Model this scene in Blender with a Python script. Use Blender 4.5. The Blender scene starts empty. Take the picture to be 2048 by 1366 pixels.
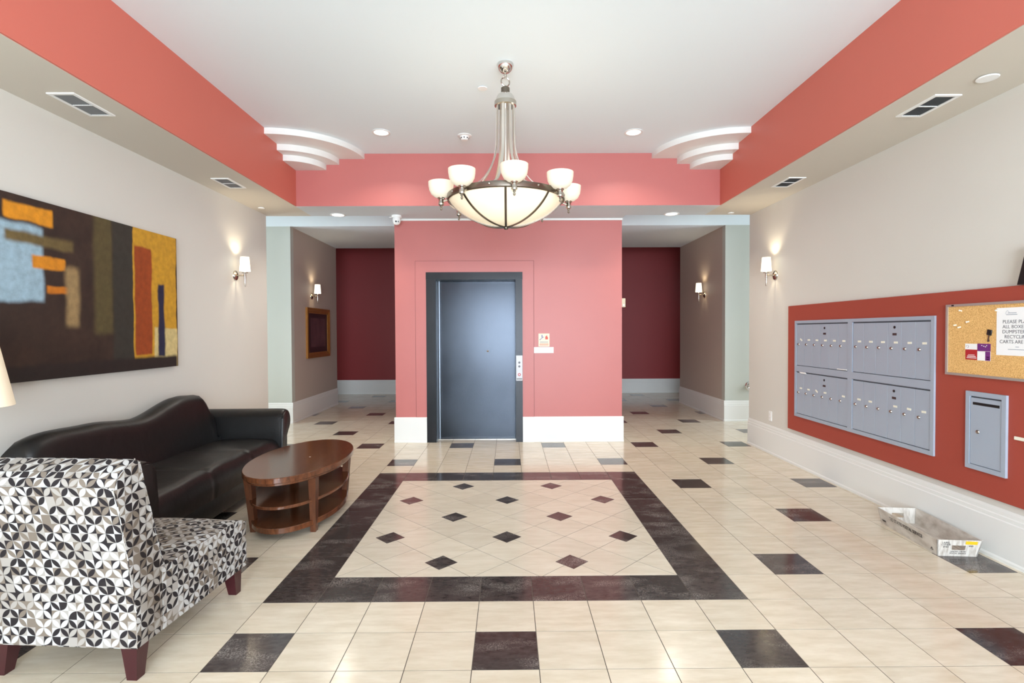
import bpy, bmesh, math, random
from mathutils import Vector, Matrix
random.seed(7)
S = bpy.context.scene
COL = S.collection
PI = math.pi

# ---------------------------------------------------------------- camera, world, exposure
F_PX, YAW, PITCH, ROLL = 1064.70, 0.00603, 0.01899, -0.00433
cam_d = bpy.data.cameras.new('camera')
cam_d.sensor_width = 36.0
cam_d.lens = F_PX * 36.0 / 2048.0
cam_d.clip_start = 0.05
cam = bpy.data.objects.new('camera', cam_d)
COL.objects.link(cam)
_cy, _sy, _cp, _sp, _cr, _sr = math.cos(YAW), math.sin(YAW), math.cos(PITCH), math.sin(PITCH), math.cos(ROLL), math.sin(ROLL)
_fw = Vector((_sy * _cp, _cy * _cp, -_sp)); _rt = Vector((_cy, -_sy, 0)); _up = _rt.cross(_fw)
_r2 = _cr * _rt + _sr * _up; _u2 = -_sr * _rt + _cr * _up
cam.matrix_world = Matrix(((_r2.x, _u2.x, -_fw.x, 0), (_r2.y, _u2.y, -_fw.y, 0), (_r2.z, _u2.z, -_fw.z, 1.45), (0, 0, 0, 1)))
S.camera = cam
S.view_settings.view_transform = 'Standard'
S.view_settings.look = 'None'
S.view_settings.gamma = 1.0
S.view_settings.use_curve_mapping = False
S.view_settings.exposure = -0.25
S.cycles.use_denoising = True
S.cycles.max_bounces = 8
S.cycles.diffuse_bounces = 5
S.cycles.sample_clamp_indirect = 6.0

W = bpy.data.worlds.new('sky_world'); S.world = W; W.use_nodes = True
W.node_tree.nodes['Background'].inputs[0].default_value = (0.80, 0.90, 1.0, 1)
W.node_tree.nodes['Background'].inputs[1].default_value = 1.6

def area(name, loc, rot, sx, sy, power, color, spread=PI):
    l = bpy.data.lights.new(name, 'AREA'); l.shape = 'RECTANGLE'; l.size = sx; l.size_y = sy
    l.energy = power; l.color = color; l.spread = spread
    o = bpy.data.objects.new(name, l); COL.objects.link(o); o.location = loc; o.rotation_euler = rot
    return o
FRONT = -4.2            # unseen glazed street front behind the camera, invented to carry the daylight
WIN = [(-1.35, 1.10), (1.50, 2.95)]
for a, b in WIN:        # area lights added as daylight just outside the invented openings
    area('window_daylight', ((a + b) / 2, FRONT - 0.16, 1.5), (PI / 2, 0, 0), b - a - 0.1, 2.5, 300 * (b - a), (0.76, 0.88, 1.0))
# area lights added at both ends of the cross corridor to brighten the halls
area('corridor_daylight', (-5.9, 7.6, 1.6), (0, -PI / 2, 0), 2.0, 1.0, 85, (0.80, 0.91, 1.0))
area('corridor_daylight', (5.9, 7.6, 1.6), (0, PI / 2, 0), 2.0, 1.0, 80, (0.80, 0.91, 1.0))

# ---------------------------------------------------------------- helpers
def lin(r, g, b):
    f = lambda c: (c / 255 / 12.92) if c / 255 <= 0.04045 else ((c / 255 + 0.055) / 1.055) ** 2.4
    return (f(r), f(g), f(b), 1.0)

class MB:
    """collects shapes that become one mesh"""
    def __init__(self): self.v = []; self.f = []; self.uv = None
    def add(self, vs, fs):
        o = len(self.v); self.v += [tuple(p) for p in vs]; self.f += [tuple(i + o for i in f) for f in fs]; return self
    def box(self, x0, x1, y0, y1, z0, z1):
        vs = [(x, y, z) for z in (z0, z1) for y in (y0, y1) for x in (x0, x1)]
        return self.add(vs, [(0, 2, 3, 1), (4, 5, 7, 6), (0, 1, 5, 4), (2, 6, 7, 3), (0, 4, 6, 2), (1, 3, 7, 5)])
    def hexa(self, p):      # 8 points: bottom ring 4, top ring 4
        return self.add(p, [(0, 3, 2, 1), (4, 5, 6, 7), (0, 1, 5, 4), (1, 2, 6, 5), (2, 3, 7, 6), (3, 0, 4, 7)])
    def rbox(self, x0, x1, y0, y1, z0, z1, r, seg=3):
        bm = bmesh.new(); bmesh.ops.create_cube(bm, size=1)
        for v in bm.verts:
            v.co = ((x0 + x1) / 2 + v.co.x * (x1 - x0), (y0 + y1) / 2 + v.co.y * (y1 - y0), (z0 + z1) / 2 + v.co.z * (z1 - z0))
        bmesh.ops.bevel(bm, geom=list(bm.edges), offset=r, segments=seg, profile=0.5, affect='EDGES')
        self.frombm(bm); return self
    def frombm(self, bm):
        bm.verts.ensure_lookup_table(); bm.verts.index_update()
        self.add([v.co[:] for v in bm.verts], [[v.index for v in f.verts] for f in bm.faces]); bm.free()
    def prism(self, pts, axis, a, b):   # pts 2-D polygon; axis of extrusion
        def m(p, t):
            if axis == 'x': return (t, p[0], p[1])
            if axis == 'y': return (p[0], t, p[1])
            return (p[0], p[1], t)
        n = len(pts)
        vs = [m(p, a) for p in pts] + [m(p, b) for p in pts]
        fs = [tuple(range(n - 1, -1, -1)), tuple(range(n, 2 * n))] + [(i, (i + 1) % n, n + (i + 1) % n, n + i) for i in range(n)]
        return self.add(vs, fs)
    def lathe(self, prof, c=(0, 0, 0), n=24, axis='z', close=False):
        vs = []; fs = []
        for r, z in prof:
            for k in range(n):
                a = 2 * PI * k / n; x, y = r * math.cos(a), r * math.sin(a)
                p = (x, y, z) if axis == 'z' else ((z, x, y) if axis == 'x' else (x, z, y))
                vs.append((p[0] + c[0], p[1] + c[1], p[2] + c[2]))
        m = len(prof)
        for i in range(m - 1 if not close else m):
            j = (i + 1) % m
            for k in range(n):
                fs.append((i * n + k, i * n + (k + 1) % n, j * n + (k + 1) % n, j * n + k))
        if not close:
            if prof[0][0] > 1e-6: fs.append(tuple(range(n - 1, -1, -1)))
            if prof[-1][0] > 1e-6: fs.append(tuple((m - 1) * n + k for k in range(n)))
        return self.add(vs, fs)
    def tube(self, pts, r, n=8, flat=None, closed=False):
        """round tube, or a strap when flat=(half width, half thickness, width direction)"""
        pts = [Vector(p) for p in pts]; vs = []; fs = []; m = len(pts)
        for i, p in enumerate(pts):
            if closed: t = pts[(i + 1) % m] - pts[i - 1]
            else: t = pts[min(i + 1, m - 1)] - pts[max(i - 1, 0)]
            t.normalize()
            if flat: w = Vector(flat[2]); w = (w - t * w.dot(t)).normalized(); u = t.cross(w)
            else:
                ref = Vector((0, 0, 1)) if abs(t.z) < 0.9 else Vector((1, 0, 0))
                w = t.cross(ref).normalized(); u = t.cross(w)
            rr = r[i] if isinstance(r, (list, tuple)) else r
            if flat:
                for a, b in ((-1, -1), (1, -1), (1, 1), (-1, 1)): vs.append(p + w * flat[0] * a + u * flat[1] * b)
            else:
                for k in range(n): vs.append(p + w * rr * math.cos(2 * PI * k / n) + u * rr * math.sin(2 * PI * k / n))
        k_ = 4 if flat else n
        for i in range(m if closed else m - 1):
            j = (i + 1) % m
            for k in range(k_): fs.append((i * k_ + k, i * k_ + (k + 1) % k_, j * k_ + (k + 1) % k_, j * k_ + k))
        if not closed: fs += [tuple(range(k_ - 1, -1, -1)), tuple((m - 1) * k_ + k for k in range(k_))]
        return self.add(vs, fs)
    def loft(self, rings, cap=True):
        n = len(rings[0]); vs = [p for r in rings for p in r]; fs = []
        for i in range(len(rings) - 1):
            for k in range(n): fs.append((i * n + k, i * n + (k + 1) % n, (i + 1) * n + (k + 1) % n, (i + 1) * n + k))
        if cap: fs += [tuple(range(n - 1, -1, -1)), tuple((len(rings) - 1) * n + k for k in range(n))]
        return self.add(vs, fs)
    def mesh(self, name, smooth=False, angle=40):
        me = bpy.data.meshes.new(name); me.from_pydata(self.v, [], self.f)
        bm = bmesh.new(); bm.from_mesh(me); bmesh.ops.recalc_face_normals(bm, faces=list(bm.faces))
        if smooth:
            for f in bm.faces: f.smooth = True
            for e in bm.edges:
                if len(e.link_faces) == 2 and e.calc_face_angle(0) > math.radians(angle): e.smooth = False
        bm.to_mesh(me); bm.free(); me.update()
        return me
    def build(self, name, mat, parent=None, smooth=False, angle=40):
        return link(name, self.mesh(name, smooth, angle), mat, parent)

def link(name, me, mat, parent=None):
    if mat is not None and not me.materials: me.materials.append(mat)
    o = bpy.data.objects.new(name, me); COL.objects.link(o)
    if parent is not None: o.parent = parent
    return o
def tag(o, label, cat, group=None):
    o['label'] = label; o['category'] = cat
    if group: o['group'] = group
    return o
def thing(name, label, cat, loc=(0, 0, 0), rz=0.0, group=None):
    o = bpy.data.objects.new(name, None); COL.objects.link(o); o.empty_display_size = 0.1
    o.location = loc; o.rotation_euler = (0, 0, rz)
    return tag(o, label, cat, group)
def struct(name, mb, mat, smooth=False, label=None):
    o = mb.build(name, mat, None, smooth); o['kind'] = 'structure'
    if label: o['label'] = label
    return o
def copy_tree(o, parent=None):
    c = o.copy(); COL.objects.link(c); c.parent = parent
    for ch in list(o.children): copy_tree(ch, c)
    return c
def text(body, size, mat, parent, M, name='lettering', align='CENTER', shear=0.0, sx=1.0):
    cu = bpy.data.curves.new('tmp_text', 'FONT'); cu.body = body; cu.size = size; cu.align_x = align; cu.align_y = 'CENTER'
    cu.extrude = 0.0004; cu.resolution_u = 3; cu.shear = shear
    t = bpy.data.objects.new('tmp_text', cu); COL.objects.link(t)
    bpy.context.view_layer.update()
    me = bpy.data.meshes.new_from_object(t.evaluated_get(bpy.context.evaluated_depsgraph_get()))
    bpy.data.objects.remove(t); me.transform(Matrix.Diagonal((sx, 1, 1, 1))); me.name = name
    o = link(name, me, mat, parent); o.matrix_local = M
    return o
def frameM(origin, xdir, ydir):
    x = Vector(xdir).normalized(); y = Vector(ydir).normalized(); z = x.cross(y)
    return Matrix(((x.x, y.x, z.x, origin[0]), (x.y, y.y, z.y, origin[1]), (x.z, y.z, z.z, origin[2]), (0, 0, 0, 1)))

# ---------------------------------------------------------------- materials
def newmat(name):
    m = bpy.data.materials.new(name); m.use_nodes = True
    nt = m.node_tree; return m, nt, nt.nodes['Principled BSDF']
def node(nt, t, **kw):
    n = nt.nodes.new(t)
    for k, v in kw.items(): setattr(n, k, v)
    return n
def mat(name, rgb, rough=0.6, metal=0.0, spec=0.5, bump=0.0, bscale=200, var=0.0, vscale=6, emit=None, coat=0.0, coatr=0.1):
    m, nt, b = newmat(name)
    c = lin(*rgb)
    b.inputs['Base Color'].default_value = c; b.inputs['Roughness'].default_value = rough
    b.inputs['Metallic'].default_value = metal; b.inputs['Specular IOR Level'].default_value = spec
    b.inputs['Coat Weight'].default_value = coat; b.inputs['Coat Roughness'].default_value = coatr
    if emit: b.inputs['Emission Color'].default_value = lin(*emit[0]); b.inputs['Emission Strength'].default_value = emit[1]
    if bump or var:
        g = node(nt, 'ShaderNodeTexCoord')
    if bump:
        n = node(nt, 'ShaderNodeTexNoise'); n.inputs['Scale'].default_value = bscale; n.inputs['Detail'].default_value = 3
        nt.links.new(g.outputs['Object'], n.inputs['Vector'])
        bp = node(nt, 'ShaderNodeBump'); bp.inputs['Strength'].default_value = bump; bp.inputs['Distance'].default_value = 0.002
        nt.links.new(n.outputs['Fac'], bp.inputs['Height']); nt.links.new(bp.outputs['Normal'], b.inputs['Normal'])
    if var:
        n = node(nt, 'ShaderNodeTexNoise'); n.inputs['Scale'].default_value = vscale; n.inputs['Detail'].default_value = 5
        nt.links.new(g.outputs['Object'], n.inputs['Vector'])
        mx = node(nt, 'ShaderNodeMix', data_type='RGBA')
        nt.links.new(n.outputs['Fac'], mx.inputs[0])
        mx.inputs[6].default_value = tuple(x * (1 - var) for x in c[:3]) + (1,); mx.inputs[7].default_value = tuple(min(1, x * (1 + var)) for x in c[:3]) + (1,)
        nt.links.new(mx.outputs[2], b.inputs['Base Color'])
    return m

M_ceil = mat('ceiling_paint', (228, 237, 241), 0.8, bump=0.04, bscale=90)
M_trimw = mat('white_trim_paint', (228, 228, 224), 0.4, bump=0.03, bscale=40)
M_wall = mat('beige_wall_paint', (213, 210, 202), 0.6, bump=0.06, bscale=160, var=0.02, vscale=2)
M_soff = mat('soffit_paint', (205, 198, 186), 0.7, bump=0.06, bscale=160)
M_soffb = mat('back_soffit_paint', (204, 210, 214), 0.7, bump=0.06, bscale=160)
M_cove = mat('coral_red_paint', (204, 108, 92), 0.5, bump=0.06, bscale=160, var=0.03, vscale=2)
M_elev = mat('rose_red_paint', (186, 107, 102), 0.42, bump=0.05, bscale=160, var=0.04, vscale=2.5)
M_dred = mat('deep_maroon_paint', (140, 39, 40), 0.5, bump=0.05, bscale=160)
M_hall = mat('taupe_wall_paint', (186, 173, 161), 0.55, bump=0.05, bscale=160)
M_col = mat('pale_sage_paint', (190, 193, 184), 0.55, bump=0.05, bscale=160)
M_grout = mat('grout', (84, 76, 67), 0.9)
M_panel = mat('brick_red_panel', (160, 66, 50), 0.7, bump=0.35, bscale=420, var=0.06, vscale=300)

def tile_mat(name, c1, c2, rough, dark=False):
    m, nt, b = newmat(name)
    geo = node(nt, 'ShaderNodeNewGeometry'); oi = node(nt, 'ShaderNodeObjectInfo')
    mp = node(nt, 'ShaderNodeMapping'); mp.inputs['Scale'].default_value = (2.2, 9, 1) if not dark else (10, 22, 1)
    ad = node(nt, 'ShaderNodeVectorMath', operation='ADD'); sc = node(nt, 'ShaderNodeVectorMath', operation='SCALE')
    cmb = node(nt, 'ShaderNodeCombineXYZ')
    for i in range(3): nt.links.new(oi.outputs['Random'], cmb.inputs[i])
    sc.inputs['Scale'].default_value = 37.0
    nt.links.new(cmb.outputs[0], sc.inputs[0]); nt.links.new(geo.outputs['Position'], ad.inputs[0]); nt.links.new(sc.outputs[0], ad.inputs[1])
    nt.links.new(ad.outputs[0], mp.inputs['Vector'])
    n1 = node(nt, 'ShaderNodeTexNoise'); n1.inputs['Scale'].default_value = 2.2; n1.inputs['Detail'].default_value = 7; n1.inputs['Roughness'].default_value = 0.62
    nt.links.new(mp.outputs[0], n1.inputs['Vector'])
    rp = node(nt, 'ShaderNodeMapRange'); rp.inputs[1].default_value = 0.33; rp.inputs[2].default_value = 0.7
    nt.links.new(n1.outputs['Fac'], rp.inputs[0])
    mx = node(nt, 'ShaderNodeMix', data_type='RGBA'); mx.inputs[6].default_value = lin(*c1); mx.inputs[7].default_value = lin(*c2)
    nt.links.new(rp.outputs[0], mx.inputs[0])
    hv = node(nt, 'ShaderNodeHueSaturation')
    mr = node(nt, 'ShaderNodeMapRange'); mr.inputs[3].default_value = 0.94 if not dark else 0.8; mr.inputs[4].default_value = 1.03 if not dark else 1.2
    nt.links.new(oi.outputs['Random'], mr.inputs[0]); nt.links.new(mr.outputs[0], hv.inputs['Value'])
    nt.links.new(mx.outputs[2], hv.inputs['Color'])
    col = hv.outputs['Color']
    if dark:      # fine pale scuffing in patches
        n2 = node(nt, 'ShaderNodeTexNoise'); n2.inputs['Scale'].default_value = 5.0; n2.inputs['Detail'].default_value = 3
        mp2 = node(nt, 'ShaderNodeMapping'); mp2.inputs['Scale'].default_value = (0.7, 1.6, 1); nt.links.new(ad.outputs[0], mp2.inputs['Vector']); nt.links.new(mp2.outputs[0], n2.inputs['Vector'])
        r2 = node(nt, 'ShaderNodeMapRange'); r2.inputs[1].default_value = 0.47; r2.inputs[2].default_value = 0.72; nt.links.new(n2.outputs['Fac'], r2.inputs[0])
        n3 = node(nt, 'ShaderNodeTexNoise'); n3.inputs['Scale'].default_value = 150; n3.inputs['Detail'].default_value = 4; n3.inputs['Roughness'].default_value = 0.7
        nt.links.new(ad.outputs[0], n3.inputs['Vector'])
        r3 = node(nt, 'ShaderNodeMapRange'); r3.inputs[1].default_value = 0.44; r3.inputs[2].default_value = 0.66; r3.inputs[4].default_value = 0.8; nt.links.new(n3.outputs['Fac'], r3.inputs[0])
        mu = node(nt, 'ShaderNodeMath', operation='MULTIPLY'); nt.links.new(r2.outputs[0], mu.inputs[0]); nt.links.new(r3.outputs[0], mu.inputs[1])
        m2 = node(nt, 'ShaderNodeMix', data_type='RGBA'); m2.inputs[7].default_value = lin(178, 170, 162)
        nt.links.new(mu.outputs[0], m2.inputs[0]); nt.links.new(col, m2.inputs[6]); col = m2.outputs[2]
    nt.links.new(col, b.inputs['Base Color'])
    rr = node(nt, 'ShaderNodeMapRange'); rr.inputs[3].default_value = rough * 0.7; rr.inputs[4].default_value = rough * 1.4
    nt.links.new(n1.outputs['Fac'], rr.inputs[0]); nt.links.new(rr.outputs[0], b.inputs['Roughness'])
    b.inputs['Specular IOR Level'].default_value = 0.5
    return m
M_tile = tile_mat('beige_porcelain', (208, 194, 170), (226, 215, 195), 0.16)
M_inlay = tile_mat('cream_porcelain', (212, 201, 180), (226, 217, 199), 0.18)
M_dark = tile_mat('charcoal_porcelain', (56, 49, 47), (80, 72, 69), 0.12, True)

# ================================================================ THE SETTING
XL, XR = -3.0375, 3.080
CL, CR, CB = -2.470, 2.479, 6.248
ZC, ZS = 3.5256, 2.918
YLE, YRE = 6.72, 6.80
EY, EX = 6.972, 1.484
HX, HY0, HY1, RY = 3.45, 8.47, 10.70, 12.43
ZH = 3.125
T = 0.29046; TX0, TY0 = -1.32722, 2.83602

# ---- floor: slab of grout, every tile its own piece
fl = MB().box(-6.2, 6.2, FRONT - 0.2, RY + 0.1, -0.12, -0.0010)
FLOOR = struct('floor', fl, M_grout)
GAP = 0.0019
def tile_mesh(name, matl):
    me = MB().box(GAP, T - GAP, GAP, T - GAP, -0.008, 0.0).mesh(name); me.materials.append(matl); return me
me_b, me_d = tile_mesh('floor_tile', M_tile), tile_mesh('dark_tile', M_dark)
def is_dark(i, j):
    if (j - 1) % 3: return False
    return i % 4 == (2 if ((j - 1) // 3) % 2 == 0 else 0)
def in_view(x, y):
    d = Vector((x, y, -1.45)); z = d.dot(_fw)
    if z < 0.5: return None
    u = 1024 + F_PX * d.dot(_r2) / z; v = 683 - F_PX * d.dot(_u2) / z
    return (u, v) if -30 < u < 2078 and -30 < v < 1400 else None
cand, rest, acc, border = [], [], [], []
for j in range(-25, 34):
    for i in range(-17, 21):
        x, y = TX0 + i * T, TY0 + j * T
        if y > RY or y < FRONT - 0.2 or x < -6.1 or x > 5.9: continue
        if y + T < YLE and (x + T < XL or x > XR): continue
        if x > -EX and x + T < EX and y > EY + 0.3 and y + T < HY1: continue
        if HY0 < y and y + T < HY1 and (x + T < -HX or x > HX): continue
        inb = 0 <= i <= 8 and 0 <= j <= 8
        if inb and (1 <= i <= 7 and 1 <= j <= 7): continue
        if inb: border.append((x, y)); continue
        c = in_view(x + T / 2, y + T / 2)
        if is_dark(i, j): (acc if c else rest).append((x, y, 1) if not c else (x, y)); continue
        if c: cand.append((y, x))
        else: rest.append((x, y, 0))
def put(name, me, x, y):
    o = bpy.data.objects.new(name, me); COL.objects.link(o); o.location = (x, y, 0); o.parent = FLOOR
for x, y in border: put('border_tile', me_d, x, y)
for x, y in acc: put('accent_tile', me_d, x, y)
cand.sort()
for y, x in cand[:300]: put('floor_tile', me_b, x, y)
rest += [(x, y, 0) for y, x in cand[300:]]
for dk in (0, 1):
    mb = MB()
    for x, y, d in rest:
        if d == dk: mb.box(x + GAP, x + T - GAP, y + GAP, y + T - GAP, -0.008, 0)
    o = mb.build('far_dark_tiling' if dk else 'far_tiling', M_dark if dk else M_tile, FLOOR); o['kind'] = 'stuff'
# ---- diagonal inlay inside the dark border
CXI, CYI, HALF = TX0 + 4.5 * T, TY0 + 4.5 * T, 3.5 * T
def clip(poly, ax, lim, sgn):
    out = []
    for k in range(len(poly)):
        a, b = poly[k - 1], poly[k]
        da, db = sgn * (lim - a[ax]), sgn * (lim - b[ax])
        if (da >= 0) != (db >= 0):
            t = da / (da - db); out.append((a[0] + t * (b[0] - a[0]), a[1] + t * (b[1] - a[1])))
        if db >= 0: out.append(b)
    return out
def rot45(u, v): return ((u - v) / math.sqrt(2) * T, (u + v) / math.sqrt(2) * T)
def inlay_piece(name, poly, matl):
    for ax in (0, 1):
        for s in (1, -1): poly = clip(poly, ax, s * (HALF - GAP), s) if poly else poly
    ar = 0.5 * abs(sum(poly[k - 1][0] * poly[k][1] - poly[k][0] * poly[k - 1][1] for k in range(len(poly)))) if len(poly) > 2 else 0
    if ar < 2e-4: return
    o = MB().prism(poly, 'z', -0.008, 0.0).build(name, matl, FLOOR); o.location = (CXI, CYI, 0)
g = GAP / T * 1.1; nt_ = 0.25
for u in range(-6, 6):
    for v in range(-6, 6):
        # the corner (cu, cv) of this cell that carries a small dark diamond
        cu = u if u % 2 else u + 1; cv = v if v % 2 else v + 1
        u0, u1, v0, v1 = u + g, u + 1 - g, v + g, v + 1 - g
        dx, dy = rot45(cu, cv)
        P = [(u0, v0), (u1, v0), (u1, v1), (u0, v1)]
        if abs(dx) < HALF - 0.03 and abs(dy) < HALF - 0.03:
            k = [n for n in range(4) if abs(P[n][0] - cu) < 0.5 and abs(P[n][1] - cv) < 0.5][0]
            su = 1 if u + 0.5 > cu else -1; sv = 1 if v + 0.5 > cv else -1
            a = (cu + su * (nt_ + g), P[k][1]); b = (cu + su * (nt_ + g), cv + sv * (nt_ + g)); c = (P[k][0], cv + sv * (nt_ + g))
            seq = [a, b, c] if (k in (1, 3)) == (su * sv > 0) else [c, b, a]
            # keep the winding: previous vertex shares one coordinate with the first inserted point
            pv = P[k - 1]
            if not (abs(seq[0][0] - pv[0]) < 1e-6 or abs(seq[0][1] - pv[1]) < 1e-6): seq = seq[::-1]
            P = P[:k] + seq + P[k + 1:]
        inlay_piece('inlay_tile', [rot45(*p) for p in P], M_inlay)
for u in (-3, -1, 1, 3):
    for v in (-3, -1, 1, 3):
        dx, dy = rot45(u, v)
        if abs(dx) < HALF - 0.05 and abs(dy) < HALF - 0.05:
            n = nt_ - g
            inlay_piece('diamond_tile', [rot45(u - n, v - n), rot45(u + n, v - n), rot45(u + n, v + n), rot45(u - n, v + n)], M_dark)

# ---- walls, soffits, ceilings
struct('wall_left', MB().box(XL - 0.16, XL, FRONT, YLE, 0, 3.75), M_wall)
struct('wall_right', MB().box(XR, XR + 0.16, FRONT, YRE, 0, 3.75), M_wall)
struct('ceiling', MB().box(CL - 0.05, CR + 0.05, -3.55, CB + 0.05, ZC, ZC + 0.1), M_ceil)
struct('ceiling_soffit_left', MB().box(XL - 0.02, CL - 0.013, FRONT, EY - 0.2, ZS, ZS + 0.06), M_soff)
struct('ceiling_soffit_right', MB().box(CR + 0.013, XR + 0.02, FRONT, EY - 0.2, ZS, ZS + 0.06), M_soff)
struct('ceiling_soffit_back', MB().box(CL - 0.013, CR + 0.013, CB + 0.013, EY - 0.2, ZS, ZS + 0.06).box(-EX, EX, EY - 0.2, EY + 0.3, ZS, ZS + 0.06)
       .box(XL, -EX, EY - 0.24, EY - 0.21, ZS + 0.03, 3.75).box(EX, XR, EY - 0.24, EY - 0.21, ZS + 0.03, 3.75), M_soffb)
struct('ceiling_soffit_front', MB().box(CL - 0.013, CR + 0.013, FRONT, -3.513, ZS, ZS + 0.06), M_soff)
struct('wall_cove_left', MB().box(CL - 0.013, CL, -3.5, CB, ZS + 0.002, ZC + 0.05), M_cove)
struct('wall_cove_right', MB().box(CR, CR + 0.013, -3.5, CB, ZS + 0.002, ZC + 0.05), M_cove)
struct('wall_cove_back', MB().box(CL - 0.013, CR + 0.013, CB, CB + 0.013, ZS + 0.002, ZC + 0.05), M_elev)
struct('wall_cove_front', MB().box(CL - 0.013, CR + 0.013, -3.513, -3.5, ZS + 0.002, ZC + 0.05), M_cove)
# hall beyond the lobby: cross corridor, two side halls around the lift block, far maroon wall
struct('ceiling_corridor', MB().box(-6.1, 6.1, EY - 0.2, HY0 + 0.02, 3.42, 3.5), M_ceil)
struct('trim_1', MB().box(-6.1, -EX, HY0, HY0 + 0.06, ZH, 3.5).box(EX, 6.1, HY0, HY0 + 0.06, ZH, 3.5), M_ceil, label='white header band over the hall openings')
struct('ceiling_hall_left', MB().box(-HX, -EX + 0.01, HY0 + 0.06, HY1, ZH, ZH + 0.06), M_ceil)
struct('ceiling_hall_right', MB().box(EX - 0.01, HX, HY0 + 0.06, HY1, ZH, ZH + 0.06), M_ceil)
struct('ceiling_far', MB().box(-6.1, 6.1, HY1 - 0.02, RY, 3.6, 3.66), M_ceil)
struct('trim_2', MB().box(-6.1, 6.1, HY1 - 0.05, HY1, ZH + 0.06, 3.62), M_ceil)
struct('wall_column_left', MB().box(-6.1, -HX, HY0 + 0.001, HY0 + 0.12, 0, ZH), M_col)
struct('wall_column_right', MB().box(HX, 6.1, HY0 + 0.001, HY0 + 0.12, 0, ZH), M_col)
struct('wall_hall_left', MB().box(-HX - 0.14, -HX - 0.0, HY0 + 0.12, HY1, 0, ZH), M_hall)
struct('wall_hall_right', MB().box(HX, HX + 0.14, HY0 + 0.12, HY1, 0, ZH), M_hall)
struct('wall_far', MB().box(-6.1, 6.1, RY, RY + 0.12, 0, 3.62), M_dred)
struct('wall_corridor_end_left', MB().box(-6.2, -6.05, YLE - 0.2, RY, 0, 3.6), M_col)
struct('wall_corridor_end_right', MB().box(6.05, 6.2, YLE - 0.2, RY, 0, 3.6), M_col)
struct('wall_corridor_front_left', MB().box(-6.1, XL - 0.16, YLE - 0.12, YLE, 0, 3.75), M_wall)
struct('wall_corridor_front_right', MB().box(XR + 0.16, 6.1, YRE - 0.12, YRE, 0, 3.75), M_wall)
# lift block with the door opening
DX0, DX1, DZ = -1.075, 0.180, 2.222
wb = MB().box(-EX, DX0, EY, EY + 0.14, 0, ZS).box(DX1, EX, EY, EY + 0.14, 0, ZS).box(DX0, DX1, EY, EY + 0.14, DZ, ZS)
wb.box(-EX, -EX + 0.12, EY + 0.14, HY1, 0, 3.42).box(EX - 0.12, EX, EY + 0.14, HY1, 0, 3.42).box(-EX, EX, HY1 - 0.1, HY1, 0, 3.42)
struct('wall_lift_block', wb, M_elev)
# painted flat casing board round the lift door (very slightly proud)
PX0, PX1, PZ = -1.215, 0.327, 2.370
struct('trim_3', MB().box(PX0, DX0, EY - 0.009, EY, 0.33, PZ).box(DX1, PX1, EY - 0.009, EY, 0.33, PZ).box(DX0, DX1, EY - 0.009, EY, DZ, PZ), M_elev, label='flat rose red casing board round the lift door')
M_edge_shade = mat('caulk_seam', (110, 52, 52), 0.6)  # darker rose strip, paints in the shade line at the casing edge
struct('trim_7', MB().box(PX0 - 0.004, PX0, EY - 0.004, EY, 0.33, PZ + 0.004).box(PX1, PX1 + 0.004, EY - 0.004, EY, 0.33, PZ + 0.004).box(PX0, PX1, EY - 0.004, EY, PZ, PZ + 0.004), M_edge_shade, label='thin dark caulk line round the lift door casing')
struct('trim_4', MB().box(-EX + 0.06, EX + 0.005, EY - 0.022, EY, ZS - 0.024, ZS), M_trimw, label='thin white cable cover along the top of the lift wall')
# baseboards
BP = [(0, 0), (0.024, 0), (0.024, 0.018), (0.018, 0.03), (0.018, 0.255), (0.014, 0.262), (0.014, 0.284), (0.010, 0.291), (0.010, 0.312), (0.005, 0.33), (0, 0.33)]
def base(name, axis, wall, sgn, a, b, m=M_trimw):
    pts = [((wall + sgn * d), z) for d, z in BP]
    mb = MB().prism(pts, 'y' if axis == 'x' else 'x', a, b)
    return struct(name, mb, m)
base('baseboard_left', 'x', XL, 1, FRONT, YLE)
base('baseboard_right', 'x', XR, -1, FRONT, YRE)
BPF = [(0, 0), (0.024, 0), (0.024, 0.018), (0.018, 0.03), (0.018, 0.318), (0.012, 0.33), (0, 0.33)]
def fbase(name, x0, x1, y):
    struct(name, MB().prism([(y - d, z) for d, z in BPF], 'x', x0, x1), M_trimw)
fbase('baseboard_lift_left', -EX - 0.018, PX0, EY); fbase('baseboard_lift_casing_left', PX0, DX0, EY - 0.007)
fbase('baseboard_lift_casing_right', DX1, PX1, EY - 0.007); fbase('baseboard_lift_right', PX1, EX + 0.018, EY)
base('baseboard_lift_side_left', 'x', -EX, -1, EY, HY1); base('baseboard_lift_side_right', 'x', EX, 1, EY, HY1)
base('baseboard_column_left', 'y', HY0, -1, -6.0, -HX + 0.018); base('baseboard_column_right', 'y', HY0, -1, HX - 0.018, 6.0)
base('baseboard_hall_left', 'x', -HX, 1, HY0, HY1); base('baseboard_hall_right', 'x', HX, -1, HY0, HY1)
base('baseboard_far', 'y', RY, -1, -6.0, 6.0)
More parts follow.
